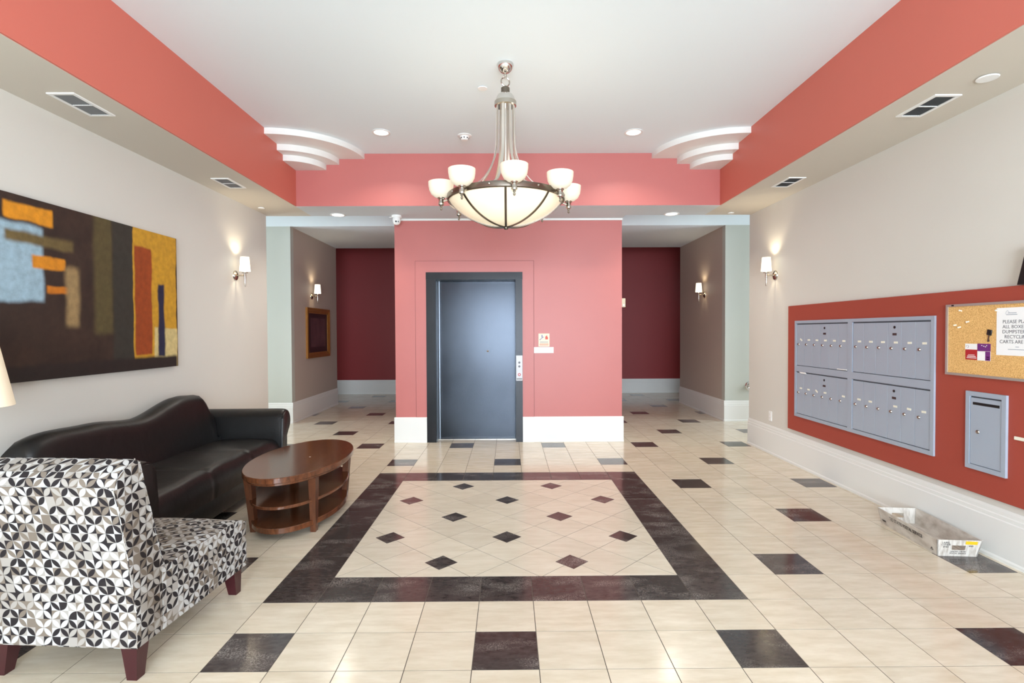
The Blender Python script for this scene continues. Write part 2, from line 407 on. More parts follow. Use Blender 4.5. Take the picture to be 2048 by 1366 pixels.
# unseen street front, invented for the daylight: piers, sill, head and two glazed openings
M_al = mat('dark_window_frame', (60, 62, 64), 0.4, metal=0.6)
mg, ntg, bg_ = newmat('window_glass')
ntg.nodes.remove(bg_)
tr = node(ntg, 'ShaderNodeBsdfTransparent'); gl = node(ntg, 'ShaderNodeBsdfGlossy'); gl.inputs['Roughness'].default_value = 0.02
ms = node(ntg, 'ShaderNodeMixShader'); ms.inputs[0].default_value = 0.06
ntg.links.new(tr.outputs[0], ms.inputs[1]); ntg.links.new(gl.outputs[0], ms.inputs[2]); ntg.links.new(ms.outputs[0], ntg.nodes['Material Output'].inputs[0])
fw_ = MB().box(XL - 0.1, XR + 0.1, FRONT - 0.12, FRONT, 2.78, 3.7).box(XL - 0.1, XR + 0.1, FRONT - 0.12, FRONT, 0, 0.22)
for a, b in ((XL - 0.1, WIN[0][0]), (WIN[0][1], WIN[1][0]), (WIN[1][1], XR + 0.1)): fw_.box(a, b, FRONT - 0.12, FRONT, 0.22, 2.78)
struct('wall_front', fw_, M_wall)
for n, (a, b) in enumerate(WIN):
    w = struct('window_%d' % (n + 1), MB().box(a, b, FRONT - 0.07, FRONT - 0.062, 0.22, 2.78), mg)
    MB().box(a, a + 0.05, FRONT - 0.1, FRONT - 0.03, 0.22, 2.78).box(b - 0.05, b, FRONT - 0.1, FRONT - 0.03, 0.22, 2.78).box(a, b, FRONT - 0.1, FRONT - 0.03, 0.22, 0.27).box(a, b, FRONT - 0.1, FRONT - 0.03, 2.73, 2.78).build('window_frame', M_al, w)

# ---- stepped quarter-round cornices in the cove corners
def cornice(side):
    X = CL if side < 0 else CR
    t = struct('trim_%d' % (5 if side < 0 else 6), MB().box(X - 0.001 if side < 0 else X - 0.02, X + 0.02 if side < 0 else X + 0.001, CB - 0.02, CB, ZC - 0.19, ZC), M_trimw, label='stepped white quarter-round cornice in the cove corner by the %s wall' % ('painting' if side < 0 else 'mailbox'))
    for r, z0, z1 in ((0.80, ZC - 0.062, ZC), (0.505, ZC - 0.128, ZC - 0.062), (0.355, ZC - 0.192, ZC - 0.128)):
        n = 28
        pts = [(X, CB)] + [(X - side * r * math.sin(PI / 2 * k / n), CB - r * math.cos(PI / 2 * k / n)) for k in range(n + 1)]
        o = MB().prism(pts, 'z', z0, z1).build('cornice_step', M_trimw, t, True, 30)
cornice(-1); cornice(1)

# ---- lift door (set back in a dark steel frame)
def steel(name, rgb, rough, var=0.22):
    m, nt, b = newmat(name)
    g_ = node(nt, 'ShaderNodeTexCoord'); mp = node(nt, 'ShaderNodeMapping'); mp.inputs['Scale'].default_value = (1.6, 1, 1.2)
    nt.links.new(g_.outputs['Object'], mp.inputs[0])
    n = node(nt, 'ShaderNodeTexNoise'); n.inputs['Scale'].default_value = 2.0; n.inputs['Detail'].default_value = 2; nt.links.new(mp.outputs[0], n.inputs['Vector'])
    mx = node(nt, 'ShaderNodeMix', data_type='RGBA'); c = lin(*rgb)
    mx.inputs[6].default_value = tuple(x * (1 - var) for x in c[:3]) + (1,); mx.inputs[7].default_value = tuple(x * (1 + var) for x in c[:3]) + (1,)
    nt.links.new(n.outputs['Fac'], mx.inputs[0]); nt.links.new(mx.outputs[2], b.inputs['Base Color'])
    b.inputs['Metallic'].default_value = 1.0
    rr = node(nt, 'ShaderNodeMapRange'); rr.inputs[1].default_value = 0.3; rr.inputs[2].default_value = 0.7; rr.inputs[3].default_value = rough * 0.92; rr.inputs[4].default_value = rough * 1.1
    nt.links.new(n.outputs['Fac'], rr.inputs[0]); nt.links.new(rr.outputs[0], b.inputs['Roughness'])
    return m
M_door = steel('dark_lift_steel', (48, 51, 56), 0.22)
M_jamb = steel('dark_jamb_steel', (42, 42, 43), 0.30)
M_jamb2 = mat('worn_edge_steel', (128, 134, 142), 0.4, metal=1.0)
M_nick = mat('brushed_nickel', (186, 180, 170), 0.22, metal=1.0)
M_chrome = mat('chrome', (215, 213, 210), 0.08, metal=1.0)
D1 = MB().box(DX0 + 0.10, DX1 - 0.06, EY + 0.24, EY + 0.28, 0.006, DZ - 0.06).build('door_1', M_door); D1['kind'] = 'structure'; D1['label'] = 'dark steel single-panel lift door set back in its frame'
MB().box(DX0, DX0 + 0.125, EY - 0.02, EY + 0.20, 0, DZ).build('jamb', M_jamb, D1)
MB().box(DX1 - 0.09, DX1, EY - 0.02, EY + 0.20, 0, DZ).build('jamb', M_jamb, D1)
MB().box(DX0 - 0.002, DX1 + 0.002, EY - 0.023, EY + 0.20, DZ - 0.095, DZ + 0.002).build('door_head', M_jamb, D1)
MB().box(DX0 + 0.132, DX0 + 0.146, EY + 0.222, EY + 0.24, 0.006, DZ - 0.095).build('door_edge', M_jamb2, D1)
MB().box(DX0 + 0.125, DX1 - 0.09, EY + 0.16, EY + 0.24, -0.003, 0.006).build('sill', M_nick, D1)
MB().box(DX0 + 0.02, DX1 - 0.02, EY + 0.281, EY + 0.30, 0, DZ).build('door_backing', M_jamb, D1)
o = MB().lathe([(0.0, -0.006), (0.012, -0.002), (0.02, 0.002)], (0, 0, 0), 16, 'y').build('dent', M_nick, D1); o.location = (-0.285, EY + 0.241, 1.185); o['label'] = 'small bright dent in the lift door'
MB().box(DX0 + 0.1265, DX0 + 0.131, EY + 0.215, EY + 0.223, 1.52, 1.62).build('latch_slot', mat('slot_black', (15, 15, 16), 0.6), D1)

# ================================================================ FURNITURE
# ---- black leather sofa along the left wall
def leather():
    m, nt, b = newmat('black_leather')
    b.inputs['Base Color'].default_value = lin(17, 16, 16); b.inputs['Roughness'].default_value = 0.40; b.inputs['Specular IOR Level'].default_value = 0.42
    g_ = node(nt, 'ShaderNodeTexCoord')
    v = node(nt, 'ShaderNodeTexVoronoi'); v.inputs['Scale'].default_value = 320; nt.links.new(g_.outputs['Object'], v.inputs['Vector'])
    n = node(nt, 'ShaderNodeTexNoise'); n.inputs['Scale'].default_value = 9; n.inputs['Detail'].default_value = 4; nt.links.new(g_.outputs['Object'], n.inputs['Vector'])
    b1 = node(nt, 'ShaderNodeBump'); b1.inputs['Strength'].default_value = 0.12; b1.inputs['Distance'].default_value = 0.001; nt.links.new(v.outputs['Distance'], b1.inputs['Height'])
    b2 = node(nt, 'ShaderNodeBump'); b2.inputs['Strength'].default_value = 0.25; b2.inputs['Distance'].default_value = 0.012; nt.links.new(n.outputs['Fac'], b2.inputs['Height'])
    nt.links.new(b1.outputs[0], b2.inputs['Normal']); nt.links.new(b2.outputs[0], b.inputs['Normal'])
    return m
M_leath = leather()
M_feet = mat('dark_wood_foot', (40, 22, 18), 0.4)
SX0, SX1, SY0, SY1 = -3.015, -2.20, 3.08, 5.32
sofa = thing('sofa', 'black leather sofa with wavy humped back and rolled arms', 'sofa', (-2.572, 4.2, 0), math.radians(1.5))
def SP(x, y, z): return (x + 2.6, y - 4.2, z)
def interp(tab, y):
    for (a, za), (b, zb) in zip(tab, tab[1:]):
        if y <= b:
            t = (y - a) / (b - a); t = max(0, min(1, t)); t = t * t * (3 - 2 * t); return za + (zb - za) * t
    return tab[-1][1]
bt = [(3.02, 0.80), (3.30, 0.845), (3.62, 0.835), (4.10, 0.795), (4.68, 0.895), (4.92, 0.88), (5.12, 0.70)]
rings = []
NS = 40
for k in range(NS + 1):
    y = 3.10 + (5.14 - 3.10) * k / NS
    zt = interp(bt, y)
    e = min(1.0, min(y - 3.06, 5.18 - y) / 0.10); e = math.sqrt(max(0.1, 1 - (1 - e) ** 2))
    zt = 0.30 + (zt - 0.30) * (0.75 + 0.25 * e)
    th = 0.235 * (0.72 + 0.28 * e); xb = SX0
    ring = []
    prof = [(0.0, 0.12), (0.0, zt - 0.10), (0.012, zt - 0.045), (0.045, zt - 0.012), (0.09, zt), (0.14, zt - 0.010), (0.178, zt - 0.045), (0.196, zt - 0.095),
            (0.205, zt - 0.18), (0.225, zt - 0.28), (0.25, 0.46), (0.26, 0.30), (0.26, 0.12)]
    for d, z in prof: ring.append(SP(xb + d * th / 0.235, y, max(0.12, z)))
    rings.append(ring)
MB().loft(rings).build('backrest', M_leath, sofa, True, 60)
# seat: one bench cushion, three upholstered fields with soft grooves between
def seat_top(x, y):
    u = (y - 3.27) / (5.10 - 3.27); gz = 0
    for s in (0.36, 0.70): gz -= 0.012 * math.exp(-((u - s) / 0.012) ** 2)
    t = (x + 2.78) / (2.78 - 2.225)
    dome = 0.02 * math.sin(PI * min(1, max(0, u))) ** 0.5
    edge = min(1, max(0, (-2.225 - x) / 0.09)); round_ = -0.075 * (1 - math.sqrt(max(0, 1 - (1 - edge) ** 2)))
    return 0.425 + dome + gz + round_ + 0.006 * math.sin(11 * x + 7 * y) * math.sin(9 * y)
sm = MB(); NX, NY = 22, 90
vs = []
for i in range(NX + 1):
    x = -2.80 + (2.80 - 2.225) * (i / NX) ** 0.8
    for j in range(NY + 1):
        y = 3.26 + 1.86 * j / NY; vs.append(SP(x, y, seat_top(x, y)))
fs = [(i * (NY + 1) + j, (i + 1) * (NY + 1) + j, (i + 1) * (NY + 1) + j + 1, i * (NY + 1) + j + 1) for i in range(NX) for j in range(NY)]
n0 = len(vs)
for j in range(NY + 1):
    y = 3.26 + 1.86 * j / NY; u = (y - 3.27) / 1.83; gx = 0
    for s in (0.36, 0.70): gx -= 0.010 * math.exp(-((u - s) / 0.012) ** 2)
    vs.append(SP(-2.213 + gx, y, 0.30))
for j in range(NY + 1): vs.append(SP(-2.225, 3.26 + 1.86 * j / NY, 0.215))
lastrow = NX * (NY + 1)
for j in range(NY):
    fs.append((lastrow + j, n0 + j, n0 + j + 1, lastrow + j + 1)); a = n0 + NY + 1
    fs.append((n0 + j, a + j, a + j + 1, n0 + j + 1))
for j in range(NY + 1): vs.append(SP(-2.80, 3.26 + 1.86 * j / NY, 0.215))
a = n0 + NY + 1; b = a + NY + 1
for j in range(NY): fs.append((a + j, b + j, b + j + 1, a + j + 1)); fs.append((b + j, j, j + 1, b + j + 1))
sm.add(vs, fs); sm.build('seat', M_leath, sofa, True, 75)
MB().rbox(*[v for v in (SX0 + 2.6 + 0.02, -2.232 + 2.6, 3.2 - 4.2, 5.2 - 4.2)], 0.07, 0.225, 0.012, 2).build('base_rail', M_leath, sofa, True)
def arm(yc, out):
    # cross-section in (y, z); roll leans outwards
    sec = []
    cyr, czr, r = yc + out * 0.072, 0.582, 0.118
    a0 = math.radians(-58)
    pts = []
    for k in range(19):
        a = math.radians(218) * k / 18 + a0
        pts.append((cyr + out * r * math.cos(a), czr + r * math.sin(a) * 0.98))
    inner = [(yc - out * 0.062, 0.42), (yc - out * 0.068, 0.25), (yc - out * 0.068, 0.07), (yc + out * 0.075, 0.07), (yc + out * 0.075, 0.25), (yc + out * 0.082, 0.42)]
    return pts + inner
for yc, out in ((5.19, 1), (3.19, -1)):
    prof = arm(yc, out)
    cy_, cz_ = yc, 0.5
    rings = []
    for x, s in ((SX0, 1), (-2.30, 1), (-2.255, 0.995), (-2.225, 0.97), (-2.208, 0.925)):
        rings.append([SP(x, cy_ + (y - cy_) * s, (cz_ + (z - cz_) * s) if z > 0.2 else z) for y, z in prof])
    MB().loft(rings).build('arm', M_leath, sofa, True, 50)
    MB().loft([[SP(-2.209, cy_ + (y - cy_) * 0.86, (cz_ + (z - cz_) * 0.9) if z > 0.2 else z + 0.01) for y, z in prof], [SP(-2.199, cy_ + (y - cy_) * 0.80, (cz_ + (z - cz_) * 0.86) if z > 0.2 else z + 0.02) for y, z in prof]]).build('arm_front_panel', M_leath, sofa, True, 50)
    n = len(prof)
    MB().tube([SP(-2.211, cy_ + (y - cy_) * 0.885, (cz_ + (z - cz_) * 0.915) if z > 0.2 else z) for y, z in prof], 0.006, 6).build('arm_piping', M_leath, sofa, True)
for x in (-2.95, -2.29):
    for y in (3.24, 5.14): MB().lathe([(0.022, 0), (0.03, 0.08)], SP(x, y, 0), 12).build('foot', M_feet, sofa, True)

# ---- oval coffee table
def wood(name, c1, c2, rough):
    m, nt, b = newmat(name)
    g_ = node(nt, 'ShaderNodeTexCoord'); mp = node(nt, 'ShaderNodeMapping'); mp.inputs['Scale'].default_value = (26, 2.2, 6)
    nt.links.new(g_.outputs['Object'], mp.inputs[0])
    n = node(nt, 'ShaderNodeTexNoise'); n.inputs['Scale'].default_value = 2.0; n.inputs['Detail'].default_value = 8; n.inputs['Roughness'].default_value = 0.65; n.inputs['Distortion'].default_value = 0.6
    nt.links.new(mp.outputs[0], n.inputs['Vector'])
    rp = node(nt, 'ShaderNodeMapRange'); rp.inputs[1].default_value = 0.32; rp.inputs[2].default_value = 0.68; nt.links.new(n.outputs['Fac'], rp.inputs[0])
    mx = node(nt, 'ShaderNodeMix', data_type='RGBA'); mx.inputs[6].default_value = lin(*c1); mx.inputs[7].default_value = lin(*c2)
    nt.links.new(rp.outputs[0], mx.inputs[0]); nt.links.new(mx.outputs[2], b.inputs['Base Color'])
    b.inputs['Roughness'].default_value = rough; b.inputs['Specular IOR Level'].default_value = 0.5
    return m
M_wood = wood('cherry_wood', (72, 40, 24), (112, 66, 40), 0.16)
M_leg = wood('chestnut_leg', (74, 40, 24), (100, 58, 36), 0.28)
TC = (-1.645, 4.23)
tb = thing('coffee_table', 'oval cherry wood coffee table with two shelves in front of the sofa', 'table', (TC[0], TC[1], 0), 0.0)
def oval(a, b, z0, z1, bev, n=72):
    mb = MB(); rings = []
    for s, z in ((-bev, z0), (0, z0 + bev), (0, z1 - bev), (-bev, z1)):
        rings.append([((b + s) * math.cos(2 * PI * k / n), (a + s) * math.sin(2 * PI * k / n), z) for k in range(n)])
    return mb.loft(rings)
oval(0.66, 0.355, 0.425, 0.465, 0.004).build('tabletop', M_wood, tb, True, 35)
oval(0.635, 0.335, 0.405, 0.425, 0.002).build('apron', M_wood, tb, True, 35)
oval(0.585, 0.318, 0.225, 0.247, 0.004).build('shelf', M_wood, tb, True, 35)
oval(0.570, 0.310, 0.052, 0.092, 0.004).build('shelf', M_wood, tb, True, 35)
for sx in (-1, 1):
    for sy in (-1, 1):
        tx, ty, bx_, by_ = sx * 0.232, sy * 0.400, sx * 0.218, sy * 0.360
        w, d, w2, d2 = 0.026, 0.036, 0.019, 0.024
        MB().hexa([(bx_ - w2, by_ - d2, 0), (bx_ + w2, by_ - d2, 0), (bx_ + w2, by_ + d2, 0), (bx_ - w2, by_ + d2, 0), (tx - w, ty - d, 0.408), (tx + w, ty - d, 0.408), (tx + w, ty + d, 0.408), (tx - w, ty + d, 0.408)]).build('leg', M_leg, tb)
o = MB().box(-0.006, 0.006, -0.004, 0.004, 0, 0.0006).build('chip', mat('pale_chip', (225, 215, 200), 0.7), tb); o.location = (0.07, -0.03, 0.465)

# ---- patterned slipper chair
def pattern():
    m, nt, b = newmat('circle_print_fabric')
    L = nt.links
    uv = node(nt, 'ShaderNodeUVMap'); uv.uv_map = 'pattern'
    sc = node(nt, 'ShaderNodeVectorMath', operation='SCALE'); sc.inputs['Scale'].default_value = 1 / 0.074
    L.new(uv.outputs[0], sc.inputs[0])
    fl_ = node(nt, 'ShaderNodeVectorMath', operation='FLOOR'); L.new(sc.outputs[0], fl_.inputs[0])
    fr = node(nt, 'ShaderNodeVectorMath', operation='FRACTION'); L.new(sc.outputs[0], fr.inputs[0])
    ce = node(nt, 'ShaderNodeVectorMath', operation='SUBTRACT'); ce.inputs[1].default_value = (0.5, 0.5, 0); L.new(fr.outputs[0], ce.inputs[0])
    sep = node(nt, 'ShaderNodeSeparateXYZ'); L.new(ce.outputs[0], sep.inputs[0])
    def math_(op, a, bb=None):
        n = node(nt, 'ShaderNodeMath', operation=op)
        for i, v in enumerate((a, bb)):
            if v is None: continue
            if isinstance(v, (int, float)): n.inputs[i].default_value = v
            else: L.new(v, n.inputs[i])
        return n.outputs[0]
    x, y = sep.outputs[0], sep.outputs[1]
    ax, ay = math_('ABSOLUTE', x), math_('ABSOLUTE', y)
    r = math_('SQRT', math_('ADD', math_('MULTIPLY', x, x), math_('MULTIPLY', y, y)))
    cx, cy2 = math_('SUBTRACT', 0.5, ax), math_('SUBTRACT', 0.5, ay)
    rc = math_('SQRT', math_('ADD', math_('MULTIPLY', cx, cx), math_('MULTIPLY', cy2, cy2)))
    in_c = math_('LESS_THAN', r, 0.49); star = math_('GREATER_THAN', rc, 0.49)
    qx, qy = math_('GREATER_THAN', x, 0.0), math_('GREATER_THAN', y, 0.0)
    # white noise per cell, and per quarter of a cell
    def wn(off, quarter):
        cmb = node(nt, 'ShaderNodeCombineXYZ'); sp = node(nt, 'ShaderNodeSeparateXYZ'); L.new(fl_.outputs[0], sp.inputs[0])
        if quarter:
            L.new(math_('ADD', sp.outputs[0], math_('MULTIPLY', qx, 0.37)), cmb.inputs[0]); L.new(math_('ADD', sp.outputs[1], math_('MULTIPLY', qy, 0.59)), cmb.inputs[1])
        else: L.new(sp.outputs[0], cmb.inputs[0]); L.new(sp.outputs[1], cmb.inputs[1])
        cmb.inputs[2].default_value = off
        w = node(nt, 'ShaderNodeTexWhiteNoise'); L.new(cmb.outputs[0], w.inputs[0]); return w.outputs[0]
    K, LT, TP, PG = lin(36, 31, 33), lin(182, 180, 177), lin(118, 107, 96), lin(156, 150, 143)
    def ramp(fac, stops):
        c = node(nt, 'ShaderNodeValToRGB'); c.color_ramp.interpolation = 'CONSTANT'
        els = c.color_ramp.elements; els[0].position = stops[0][0]; els[0].color = stops[0][1]; els[1].position = stops[1][0]; els[1].color = stops[1][1]
        for p, cc in stops[2:]: e = els.new(p); e.color = cc
        L.new(fac, c.inputs[0]); return c.outputs[0]
    w1 = wn(1.3, False)
    cs = node(nt, 'ShaderNodeSeparateXYZ'); L.new(fl_.outputs[0], cs.inputs[0])
    even = math_('LESS_THAN', math_('FLOORED_MODULO', math_('ADD', cs.outputs[0], cs.outputs[1]), 2.0), 0.5)
    isk = math_('MULTIPLY', even, math_('LESS_THAN', w1, 0.78))                # dark circles, roughly every other one
    petal_l = ramp(wn(7.7, False), [(0, LT), (0.55, PG), (0.80, TP)])
    w2 = wn(5.1, True)
    xr = math_('ABSOLUTE', math_('SUBTRACT', qx, qy))
    flip = math_('GREATER_THAN', wn(3.3, False), 0.5)
    par = math_('ABSOLUTE', math_('SUBTRACT', xr, flip))

    def mix(f, a, bb):
        n = node(nt, 'ShaderNodeMix', data_type='RGBA'); L.new(f, n.inputs[0]); L.new(a, n.inputs[6]); L.new(bb, n.inputs[7]); return n.outputs[2]
    ist = math_('GREATER_THAN', wn(7.7, False), 0.80)                                  # taupe circles
    star_k = mix(par, ramp(w2, [(0, LT), (0.6, PG)]), ramp(w2, [(0, TP), (0.35, K), (0.65, PG)]))
    other = mix(ist, ramp(w2, [(0, TP), (0.6, PG)]), ramp(w2, [(0, LT), (0.6, PG)]))
    lk = mix(par, ramp(w2, [(0, K), (0.76, TP)]), other)
    out_k = mix(par, ramp(w2, [(0, PG), (0.5, LT)]), ramp(w2, [(0, TP), (0.4, LT), (0.8, PG)]))
    kc = node(nt, 'ShaderNodeRGB'); kc.outputs[0].default_value = K
    petal = mix(isk, petal_l, kc.outputs[0])
    c = mix(in_c, mix(isk, lk, out_k), mix(star, petal, mix(isk, lk, star_k)))
    L.new(c, b.inputs['Base Color']); b.inputs['Roughness'].default_value = 0.75; b.inputs['Specular IOR Level'].default_value = 0.25
    nn = node(nt, 'ShaderNodeTexNoise'); nn.inputs['Scale'].default_value = 900; L.new(uv.outputs[0], nn.inputs['Vector'])
    bp = node(nt, 'ShaderNodeBump'); bp.inputs['Strength'].default_value = 0.15; bp.inputs['Distance'].default_value = 0.001; L.new(nn.outputs[0], bp.inputs['Height']); L.new(bp.outputs[0], b.inputs['Normal'])
    return m
M_fab = pattern()
M_cleg = mat('mahogany_leg', (58, 18, 24), 0.28)
chair = thing('slipper_chair', 'armless slipper chair in black, white and taupe circle-print fabric', 'chair', (-1.545, 2.19, 0), math.radians(-4.0))
CW = 0.66   # chair local: x from -CW to 0, y forward
def box_uv(o):
    me = o.data; uvl = me.uv_layers.new(name='pattern')
    for p in me.polygons:
        n = p.normal
        for li in p.loop_indices:
            v = me.vertices[me.loops[li].vertex_index].co
            if abs(n.x) > 0.7: c = (v.y + 3.01, v.z + 0.02)
            elif n.z > 0.75: c = (v.x + 2.0, v.y + 5.03)
            else: c = (v.x + 2.0, v.z + 0.3 + v.y * 0.3)
            uvl.data[li].uv = c
    return o
prof = [(0.0, 0.140), (0.0, 0.30), (-0.035, 0.52), (-0.085, 0.77), (-0.106, 0.835), (-0.100, 0.866), (-0.072, 0.893), (-0.030, 0.917), (0.006, 0.930), (0.030, 0.915), (0.055, 0.82), (0.115, 0.60), (0.165, 0.42), (0.175, 0.30), (0.175, 0.140)]
def inset(prof, s):     # shrink towards the centre line for a rounded side
    out = []
    for y, z in prof:
        out.append((y + (0.03 - y) * s * 0.5, z if z < 0.5 else z - s * 0.10 * (z - 0.45)))
    return out
rings = []
for x, s in ((0.0, 0.10), (-0.006, 0.03), (-0.02, 0.0), (-0.2, -0.02), (-CW + 0.2, -0.02), (-CW + 0.02, 0.0), (-CW + 0.006, 0.03), (-CW, 0.10)):
    rings.append([(x, y, z) for y, z in inset(prof, s)])
box_uv(MB().loft(rings).build('backrest', M_fab, chair, True, 50))
ST = []
NXs, NYs = 20, 24
sbm = bmesh.new(); bmesh.ops.create_cube(sbm, size=1)
for v in sbm.verts: v.co = (-CW / 2 + v.co.x * (CW + 0.004), 0.478 + v.co.y * 0.655, 0.2775 + v.co.z * 0.275)
bmesh.ops.subdivide_edges(sbm, edges=list(sbm.edges), cuts=19, use_grid_fill=True)
for v in sbm.verts:
    fx = (v.co.x + CW / 2) / (CW / 2); fy = (v.co.y - 0.478) / 0.328
    if v.co.z > 0.40: v.co.z += 0.028 * (1 - fx * fx) * (1 - fy * fy) - 0.05 * (1 - math.sqrt(max(0.0, 1 - min(1.0, max(0.0, (v.co.y - 0.70) / 0.106)) ** 2)))
    if v.co.y > 0.79: v.co.y += 0.012 * (1 - fx * fx)
    if abs(fx) > 0.98 or v.co.y > 0.79:
        if v.co.z > 0.40: v.co.x *= 1; v.co.z -= 0.006
st = MB(); st.frombm(sbm)
so = box_uv(st.build('seat', M_fab, chair, True, 40))
bv = so.modifiers.new('soft', 'BEVEL'); bv.width = 0.012; bv.segments = 2; bv.limit_method = 'ANGLE'; bv.angle_limit = math.radians(50)
for x in (-0.004, -CW + 0.004):
    p = inset(prof, 0.03)
    box_uv(MB().tube([(x, y, z) for y, z in p[1:5]] , 0.0055, 6).build('piping', M_fab, chair, True))
    box_uv(MB().tube([(x, y, z) for y, z in p[8:13]], 0.0055, 6).build('piping', M_fab, chair, True))
    s_ = -1 if x < -0.1 else 1
    box_uv(MB().tube([(x + s_ * 0.002, 0.17 + 0.63 * k / 24, 0.412 - 0.05 * (1 - math.sqrt(max(0.0, 1 - min(1.0, max(0.0, (0.17 + 0.63 * k / 24 - 0.70) / 0.106)) ** 2)))) for k in range(25)], 0.0055, 6).build('piping', M_fab, chair, True))
box_uv(MB().tube([(-0.02 - (CW - 0.04) * k / 6, -0.1065, 0.842) for k in range(7)], 0.004, 6).build('piping', M_fab, chair, True))
for lx, ly in ((-0.045, 0.045), (-CW + 0.045, 0.045), (-0.05, 0.745), (-CW + 0.05, 0.745)):
    a, b_ = 0.036, 0.022
    sx = 0.010 if lx > -0.3 else -0.010; sy = -0.012 if ly < 0.3 else 0.010
    MB().hexa([(lx + sx - b_, ly + sy - b_, 0), (lx + sx + b_, ly + sy - b_, 0), (lx + sx + b_, ly + sy + b_, 0), (lx + sx - b_, ly + sy + b_, 0), (lx - a, ly - a, 0.15), (lx + a, ly - a, 0.15), (lx + a, ly + a, 0.15), (lx - a, ly + a, 0.15)]).build('leg', M_cleg, chair)

# ---- floor lamp beside the chair (only its shade edge shows)
M_shade = mat('lit_linen_shade', (240, 228, 204), 0.8, emit=((255, 236, 205), 0.35))
lamp = thing('floor_lamp', 'floor lamp with cream tapered shade between sofa arm and patterned chair', 'lamp', (-2.72, 2.64, 0))
MB().lathe([(0.13, 0), (0.13, 0.015), (0.03, 0.03)], n=24).build('base', M_nick, lamp, True)
MB().lathe([(0.012, 0.025), (0.012, 1.2)], n=12).build('pole', M_nick, lamp, True)
MB().lathe([(0.208, 1.085), (0.14, 1.45), (0.137, 1.45), (0.205, 1.085)], n=40, close=True).build('lamp_shade', M_shade, lamp, True)
MB().lathe([(0.0, 1.2), (0.03, 1.22), (0.035, 1.27), (0.0, 1.31)], n=16).build('bulb', mat('lamp_bulb', (255, 240, 215), 0.5, emit=((255, 225, 180), 4)), lamp, True)
for k in range(3):
    a = k * 2 * PI / 3
    MB().tube([(0.01 * math.cos(a), 0.01 * math.sin(a), 1.19), (0.193 * math.cos(a), 0.193 * math.sin(a), 1.16)], 0.003, 6).build('shade_spoke', M_nick, lamp)

# ================================================================ CHANDELIER
M_rod = mat('satin_nickel_strap', (222, 217, 208), 0.32, metal=1.0)
M_ring = mat('dark_nickel_ring', (120, 112, 102), 0.28, metal=1.0)
M_globe = mat('lit_opal_glass', (206, 198, 182), 0.35, emit=((255, 240, 212), 0.42))
M_bowl = mat('lit_alabaster_bowl', (240, 228, 202), 0.25, emit=((255, 234, 200), 0.42))
CH = (-0.018, 4.17)
ch = thing('chandelier', 'large nickel chandelier with glass bowl and ring of opal cup lamps', 'chandelier', (CH[0], CH[1], ZC))
def cz(z): return z - ZC
ZR = 2.478; RR = 0.452
MB().lathe([(0.0, 0), (0.062, 0), (0.066, -0.012), (0.060, -0.03), (0.05, -0.05), (0.03, -0.068), (0.014, -0.075), (0.0, -0.078)], n=28).build('canopy', M_chrome, ch, True)
MB().tube([(0.008 * math.cos(a), 0, -0.092 + 0.022 * math.sin(a)) for a in [2 * PI * k / 16 for k in range(16)]], 0.004, 6, closed=True).build('chain_link', M_nick, ch, True)
MB().tube([(0.032 * math.cos(a), 0.012 * math.cos(a), cz(3.387) + 0.034 * math.sin(a)) for a in [2 * PI * k / 28 for k in range(28)]], 0.0055, 8, closed=True).build('suspension_ring', M_nick, ch, True)
MB().lathe([(0.0, cz(3.352)), (0.012, cz(3.352)), (0.014, cz(3.342)), (0.034, cz(3.338)), (0.034, cz(3.296)), (0.0, cz(3.296))], n=24).build('neck', M_ring, ch, True)
MB().lathe([(0.034, cz(3.297)), (0.046, cz(3.294)), (0.058, cz(3.285)), (0.067, cz(3.270)), (0.073, cz(3.252)), (0.075, cz(3.235)), (0.072, cz(3.195)), (0.0, cz(3.195))], n=28).build('dome_cap', M_chrome, ch, True)
MB().lathe([(0.071, cz(3.238)), (0.085, cz(3.232)), (0.085, cz(3.200)), (0.07, cz(3.194))], n=32, close=True).build('cap_band', M_nick, ch, True)
MB().lathe([(0.016, cz(3.2)), (0.016, cz(2.38))], n=12).build('centre_stem', M_rod, ch, True)
rodp = [(0.070, 3.215), (0.072, 3.08), (0.074, 2.96), (0.082, 2.86), (0.105, 2.77), (0.150, 2.68), (0.215, 2.60), (0.30, 2.545), (0.39, 2.515), (0.447, 2.500)]
OFF = math.radians(-14.5)
def polar(ang, r, z):       # angle measured from the direction of the camera, towards +x
    return (r * math.sin(ang), -r * math.cos(ang), cz(z))
def smoothp(p, n=4):
    out = []
    for i in range(len(p) - 1):
        p0, p1, p2, p3 = p[max(i - 1, 0)], p[i], p[i + 1], p[min(i + 2, len(p) - 1)]
        for k in range(n):
            t = k / n
            out.append(tuple(0.5 * ((2 * b) + (-a + c) * t + (2 * a - 5 * b + 4 * c - d) * t * t + (-a + 3 * b - 3 * c + d) * t ** 3) for a, b, c, d in zip(p0, p1, p2, p3)))
    out.append(p[-1]); return out
rodp = smoothp(rodp)
MB().lathe([(RR - 0.012, cz(2.497)), (RR + 0.004, cz(2.500)), (RR + 0.006, cz(2.485)), (RR + 0.004, cz(2.462)), (RR - 0.008, cz(2.456)), (RR - 0.014, cz(2.47))], n=80, close=True).build('ring', M_ring, ch, True, 50)
def bowl_z(r): return 2.266 + (2.468 - 2.266) * (1 - math.sqrt(max(0, 1 - (r / 0.50) ** 2))) / (1 - math.sqrt(1 - (0.44 / 0.50) ** 2))
bp = [(0.0, bowl_z(0))] + [(0.44 * k / 20, bowl_z(0.44 * k / 20)) for k in range(1, 21)]
bpi = [(max(0, r - 0.004), z + 0.006) for r, z in bp][::-1]
MB().lathe([(r, cz(z)) for r, z in bp + bpi], n=72).build('glass_bowl', M_bowl, ch, True, 60)
